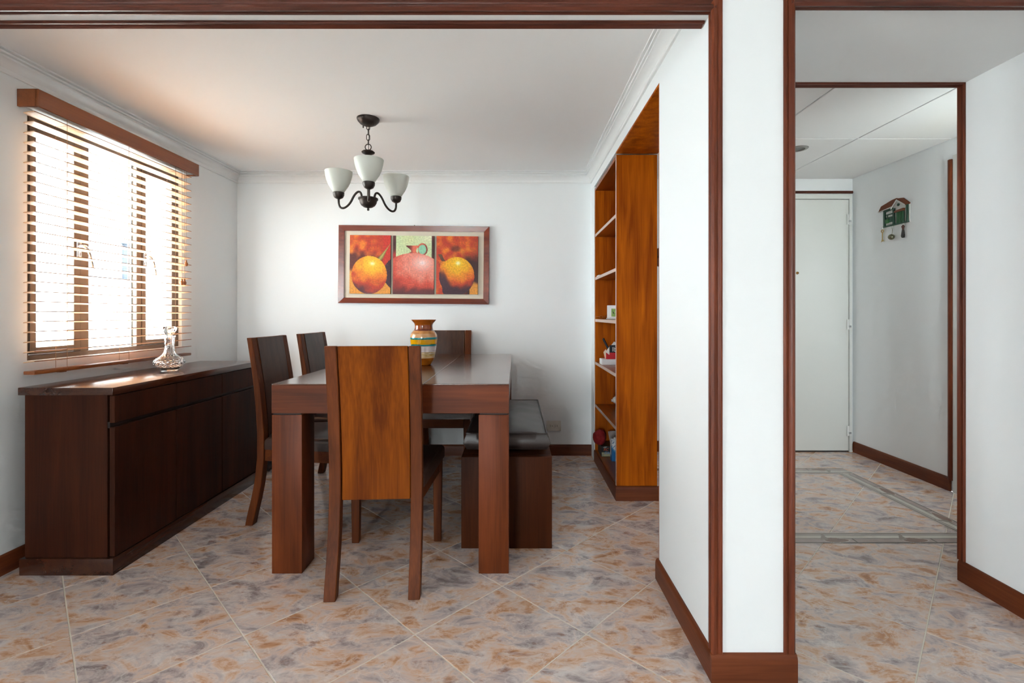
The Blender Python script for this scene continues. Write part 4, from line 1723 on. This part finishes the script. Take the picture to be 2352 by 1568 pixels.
lay_ = bm.verts.layers.float_color.new('print')
g = []
for j in range(15):
    row = []
    for i in range(25):
        u, v = i / 24, j / 14
        vt = bm.verts.new((-.058 + .135 * u, -.050 + .10 * v, .006 + .075 * v + .004 * math.sin(u * 5)))
        c = (226, 218, 214)
        if ell(u, v, .62, .45, .13, .22) < 1:
            c = (214, 120, 116)
        elif .3 < u < .6 and abs(v - .62) < .04:
            c = (120, 112, 112)
        vt[lay_] = (*lin(c), 1)
        row.append(vt)
    g.append(row)
for j in range(14):
    for i in range(24):
        bm.faces.new((g[j][i], g[j][i + 1], g[j + 1][i + 1], g[j + 1][i]))
bmesh.ops.solidify(bm, geom=bm.faces, thickness=.001)
obj('sheet', bm, printed('leaflet_print', .6), pp)
ct = tag(empty('drink_carton', (.700, 3.360, .0855)), 'blue and white carton standing on the bottom bookshelf board', 'carton')
bm = bmesh.new()
lay_ = bm.verts.layers.float_color.new('print')
hwc, hdc, hhc = .028, .030, .150
nzs, nus = 24, 8
cols = {}
loop = []
for k in range(4 * nus):
    s, t = divmod(k, nus)
    t = -1 + 2 * t / nus
    loop.append(((t, -1), (1, t), (-t, 1), (-1, -t))[s])
rows = []
for j in range(nzs + 1):
    v = j / nzs
    row = []
    for k, (a, b_) in enumerate(loop):
        w = 1 if v < .86 else 1 - .85 * (v - .86) / .14
        vt = bm.verts.new((a * hwc, b_ * hdc * w, v * hhc))
        m_ = v + .22 * a * (1 if b_ < 0 else -1)
        c = (28, 108, 168) if m_ < .38 else ((86, 160, 204) if m_ < .46 else (222, 226, 228))
        if .46 < m_ < .80 and abs(math.sin(m_ * 30 + a * 2)) < .3 and b_ < -.9:
            c = (40, 96, 150)
        if a > .9:
            c = (190, 196, 204) if not .36 < v < .42 else (24, 26, 40)
        vt[lay_] = (*lin(c), 1)
        row.append(vt)
    rows.append(row)
kk = len(loop)
for a, b_ in zip(rows, rows[1:]):
    for k in range(kk):
        bm.faces.new((a[k], a[(k + 1) % kk], b_[(k + 1) % kk], b_[k]))
bm.faces.new(rows[0][::-1])
bm.faces.new(rows[-1])
obj('carton', bm, printed('carton_print', .4), ct, False, 30)
obj('cap', lathe(bmesh.new(), [(.009, 0), (.009, .010), (.002, .011)], 16, (0, 0, hhc - .001), True, True), M_WPLAST, ct, False, 40)

# ------------------------------------------------------------------ entrance hall
door = structure(empty('door_1', (2.2, YHB, 0)), 'plain pale grey entrance door with a brass peephole', 'door')
DX0, DX1 = 1.72, 2.675
box('door_leaf', DX0, DX1, YHB - .020, YHB - .001, .010, 2.020, M_DOOR, door, .002, 1)
box('door_gap_strip', DX0, DX1, YHB - .019, YHB - .001, 0, .0095, plain('door_gap_dark', (40, 36, 34), .6), door)  # dark strip added to darken the lit gap under the door
bm = bmesh.new()
bx(bm, DX1 + .003, XHR - .022, YHB - .028, YHB, 0, 2.060)
bx(bm, DX0 - .03, DX1 + .003, YHB - .028, YHB, 2.024, 2.060)
bx(bm, DX0 - .03, DX0 - .003, YHB - .028, YHB, 0, 2.024)
obj('door_frame', bm, M_DOOR, door, True)
for z in (1.86, 1.02, .17):
    hbm = bmesh.new()
    lathe(hbm, [(.006, -.045), (.006, .045)], 12, (DX1 + .002, YHB - .030, z), True, True)
    bx(hbm, DX1 - .018, DX1 + .018, YHB - .030, YHB - .027, z - .04, z + .04)
    hg = obj('hinge', hbm, plain('white_painted_metal', (224, 224, 220), .35), door, True)
    box('hinge_knuckle', DX1 - .006, DX1 + .010, YHB - .038, YHB - .029, z - .022, z - .008, M_STEEL, hg)
obj('peephole', lathe(bmesh.new(), [(.002, .006), (.004, .007), (.010, .006), (.011, 0)], 20, (0, 0, 0), True, True), plain('aged_brass', (120, 84, 36), .35, .8), door).matrix_local = Matrix.Translation(Vector((2.264, YHB - .020, 1.432)) - door.location) @ Matrix.Rotation(PI / 2, 4, 'X')

door2 = structure(empty('door_2', (XHR, 2.6, 0)), 'white frame of a side door in the hall wall', 'door')
bm = bmesh.new()
bx(bm, XHR - .008, XHR, 2.890, 2.983, 0, 2.085)
bx(bm, XHR - .008, XHR, 2.20, 2.890, 2.000, 2.085)
bx(bm, XHR - .008, XHR, 2.12, 2.20, 0, 2.085)
obj('door_frame', bm, M_DOOR, door2, True)
box('frame_bead', XHR - .014, XHR - .008, 2.925, 2.935, 0, 2.05, M_DOOR, door2)
box('door_leaf', XHR - .005, XHR - .0005, 2.203, 2.887, .01, 1.997, M_DOOR, door2)

# recessed downlight
dl = tag(empty('ceiling_downlight', (1.862, 3.17, ZH)), 'round recessed downlight, unlit, in the hall ceiling', 'downlight')
obj('rim', lathe(bmesh.new(), [(.040, -.001), (.043, -.006), (.060, -.004), (.063, 0), (.044, .0)], 36, (0, 0, 0)), plain('brushed_nickel', (150, 148, 144), .35, .6), dl, False, 40)
obj('reflector', lathe(bmesh.new(), [(.041, -.002), (.012, -.001), (.001, -.001)], 36, (0, 0, 0)), plain('grey_reflector', (96, 94, 90), .4, .3), dl, False, 60)

# wooden plaque with a knob on the hall end wall, seen past the shelves
hk = tag(empty('coat_hook_plaque', (1.172, YHB, 1.560)), 'round wooden plaque with a black knob glimpsed beside the bookshelf', 'plaque')
obj('plaque', lathe(bmesh.new(), [(.002, .018), (.060, .018), (.072, .012), (.076, 0)], 40, (0, 0, 0), True, True), wood('dark_plaque_wood', (66, 34, 22), (96, 52, 34), 0, .4), hk, False, 40).matrix_local = Matrix.Rotation(PI / 2, 4, 'X')
obj('knob', lathe(bmesh.new(), [(.006, .017), (.006, .032), (.013, .040), (.013, .048), (.002, .054)], 20, (0, 0, 0), True, True), M_BLACK, hk, False, 40).matrix_local = Matrix.Translation((-.022, 0, 0)) @ Matrix.Rotation(PI / 2, 4, 'X')

# key rack in the shape of a little house (built flat against the wall: u runs towards the viewer)
M_GREEN = plain('dark_green_enamel', (18, 70, 48), .35)
M_GREEN2 = plain('leaf_green_enamel', (34, 104, 40), .4)
M_ROOF = plain('terracotta_enamel', (122, 60, 28), .5, var=.2)
M_WHITE = plain('white_enamel', (214, 214, 208), .4)
kr = tag(empty('key_rack', (XHR, 3.440, 1.735)), 'green and white house-shaped key rack on the hall wall', 'key rack')


def slab(name, pts, d0, d1, mat, parent=None, bev=0):
    """pts (u, v): u to the right as one faces the rack, v up; d0..d1 depth off the wall."""
    bm = bmesh.new()
    extrude_poly(bm, pts, lambda u, v, w: (-w, -u, v), d0, d1)
    return obj(name, bm, mat, parent or kr)


def rc(u0, u1, v0, v1):
    return [(u0, v0), (u1, v0), (u1, v1), (u0, v1)]


slab('back_board', [(-.095, 0), (.130, 0), (.130, .128), (.040, .178), (-.095, .128)], .001, .008, M_WHITE)
slab('roof', [(-.140, .122), (-.112, .160), (-.010, .184), (.030, .188), (-.012, .136)], .008, .020, M_ROOF)
slab('roof', [(.022, .186), (.082, .178), (.140, .132), (.135, .124), (.100, .124), (.034, .172)], .008, .020, M_ROOF)
slab('gable_trim', [(-.016, .118), (.032, .168), (.104, .122), (.106, .128), (.033, .178), (-.020, .122)], .020, .024, M_WHITE)
slab('eave_trim', [(-.138, .119), (-.014, .133), (-.014, .137), (-.140, .123)], .020, .023, M_WHITE)
slab('fascia', [(-.090, .108), (-.012, .116), (-.012, .131), (-.090, .123)], .008, .014, M_GREEN)
for (a, b_) in ((-.096, -.080), (-.010, .006), (.108, .122)):
    slab('post', rc(a, b_, 0, .124), .008, .016, M_GREEN)
slab('capital', rc(-.020, .016, .112, .122), .016, .020, M_GREEN)
slab('plinth', rc(-.096, .130, 0, .010), .008, .017, M_GREEN)
slab('window_shutter', rc(-.076, -.020, .030, .070), .008, .012, M_GREEN)
slab('window_lintel', rc(-.076, -.020, .084, .092), .008, .013, M_GREEN)
slab('window_mullion', rc(-.064, -.058, .070, .084), .008, .012, M_GREEN)
slab('plant_box', rc(-.074, -.044, .026, .056), .012, .018, M_GREEN2)
dr = slab('little_door', rc(.020, .090, .008, .090), .008, .013, M_GREEN)
for u in (.032, .046, .060, .074):
    slab('batten', rc(u - .002, u + .002, .010, .088), .013, .015, M_GREEN2, dr)
slab('door_awning', [(.014, .088), (.092, .088), (.092, .106), (.016, .100)], .008, .024, M_ROOF)
obj('gable_vent', lathe(bmesh.new(), [(.010, .0), (.010, .004), (.001, .004)], 16, (0, 0, 0), True, True), M_GREEN, kr).matrix_local = Matrix.Translation((-.008, -.036, .140)) @ Matrix.Rotation(-PI / 2, 4, 'Y')
hooks = [(-.108, .004), (-.014, -.004), (.080, .004)]
for (u, v) in hooks:
    obj('hook', tube(bmesh.new(), [(-.012, -u + .011 * math.cos(2 * PI * k / 18), v - .006 + .011 * math.sin(2 * PI * k / 18)) for k in range(18)], .0011, 6, True), M_STEEL, kr, False, 60)
M_BRASS = plain('worn_brass', (176, 150, 100), .35, .7)
# hanging keys and trinkets
kx = XHR - .012


def key_bm():
    bm = bmesh.new()
    tube(bm, [(0, .010 * math.cos(2 * PI * k / 16), -.012 + .010 * math.sin(2 * PI * k / 16)) for k in range(16)], .0035, 8, True)
    bx(bm, -.0018, .0018, -.0045, .0045, -.088, -.020, .0008, 1)
    extrude_poly(bm, [(-.004, -.072), (-.016, -.090), (.0, -.084), (.012, -.092), (.005, -.072)], lambda u, v, w: (w, u, v), -.0015, .0015)
    return bm


o = obj('brass_key', key_bm(), M_BRASS, None, False, 40)
o.location = (kx, 3.440 + .108, 1.735 + .004 - .014)
tag(o, 'brass key hanging from the near-door end of the key rack', 'key')
bm = bmesh.new()
bmesh.ops.create_uvsphere(bm, u_segments=20, v_segments=12, radius=.0205, matrix=Matrix.Translation((-.008, 0, -.062)))
tube(bm, [(0, 0, -.002), (-.004, 0, -.044)], .0016, 6)
o = obj('round_bell', bm, plain('tarnished_silver', (120, 118, 96), .22, .9), None, False, 60)
o.location = (kx, 3.440 + .014, 1.735 - .004 - .014)
tag(o, 'round silvery bell hanging from the middle of the key rack', 'bell')
fob = tag(empty('key_fob', (kx, 3.440 - .080, 1.735 + .004 - .014)), 'dark leather fob hanging from the key rack beside the bell', 'key fob')
bm = bmesh.new()
extrude_poly(bm, [(0, 0), (.013, -.010), (.007, -.022), (.006, -.036), (-.006, -.036), (-.007, -.022), (-.013, -.010)], lambda u, v, w: (w, u, v), -.003, .003)
obj('strap', bm, plain('brown_fob_leather', (84, 42, 28), .6), fob)
bm = bmesh.new()
extrude_poly(bm, [(-.006, -.036), (.006, -.036), (.011, -.060), (.014, -.078), (.006, -.090), (-.008, -.090), (-.012, -.070)], lambda u, v, w: (w, u, v), -.004, .004)
obj('tag', bm, plain('black_fob_leather', (34, 28, 26), .5), fob)
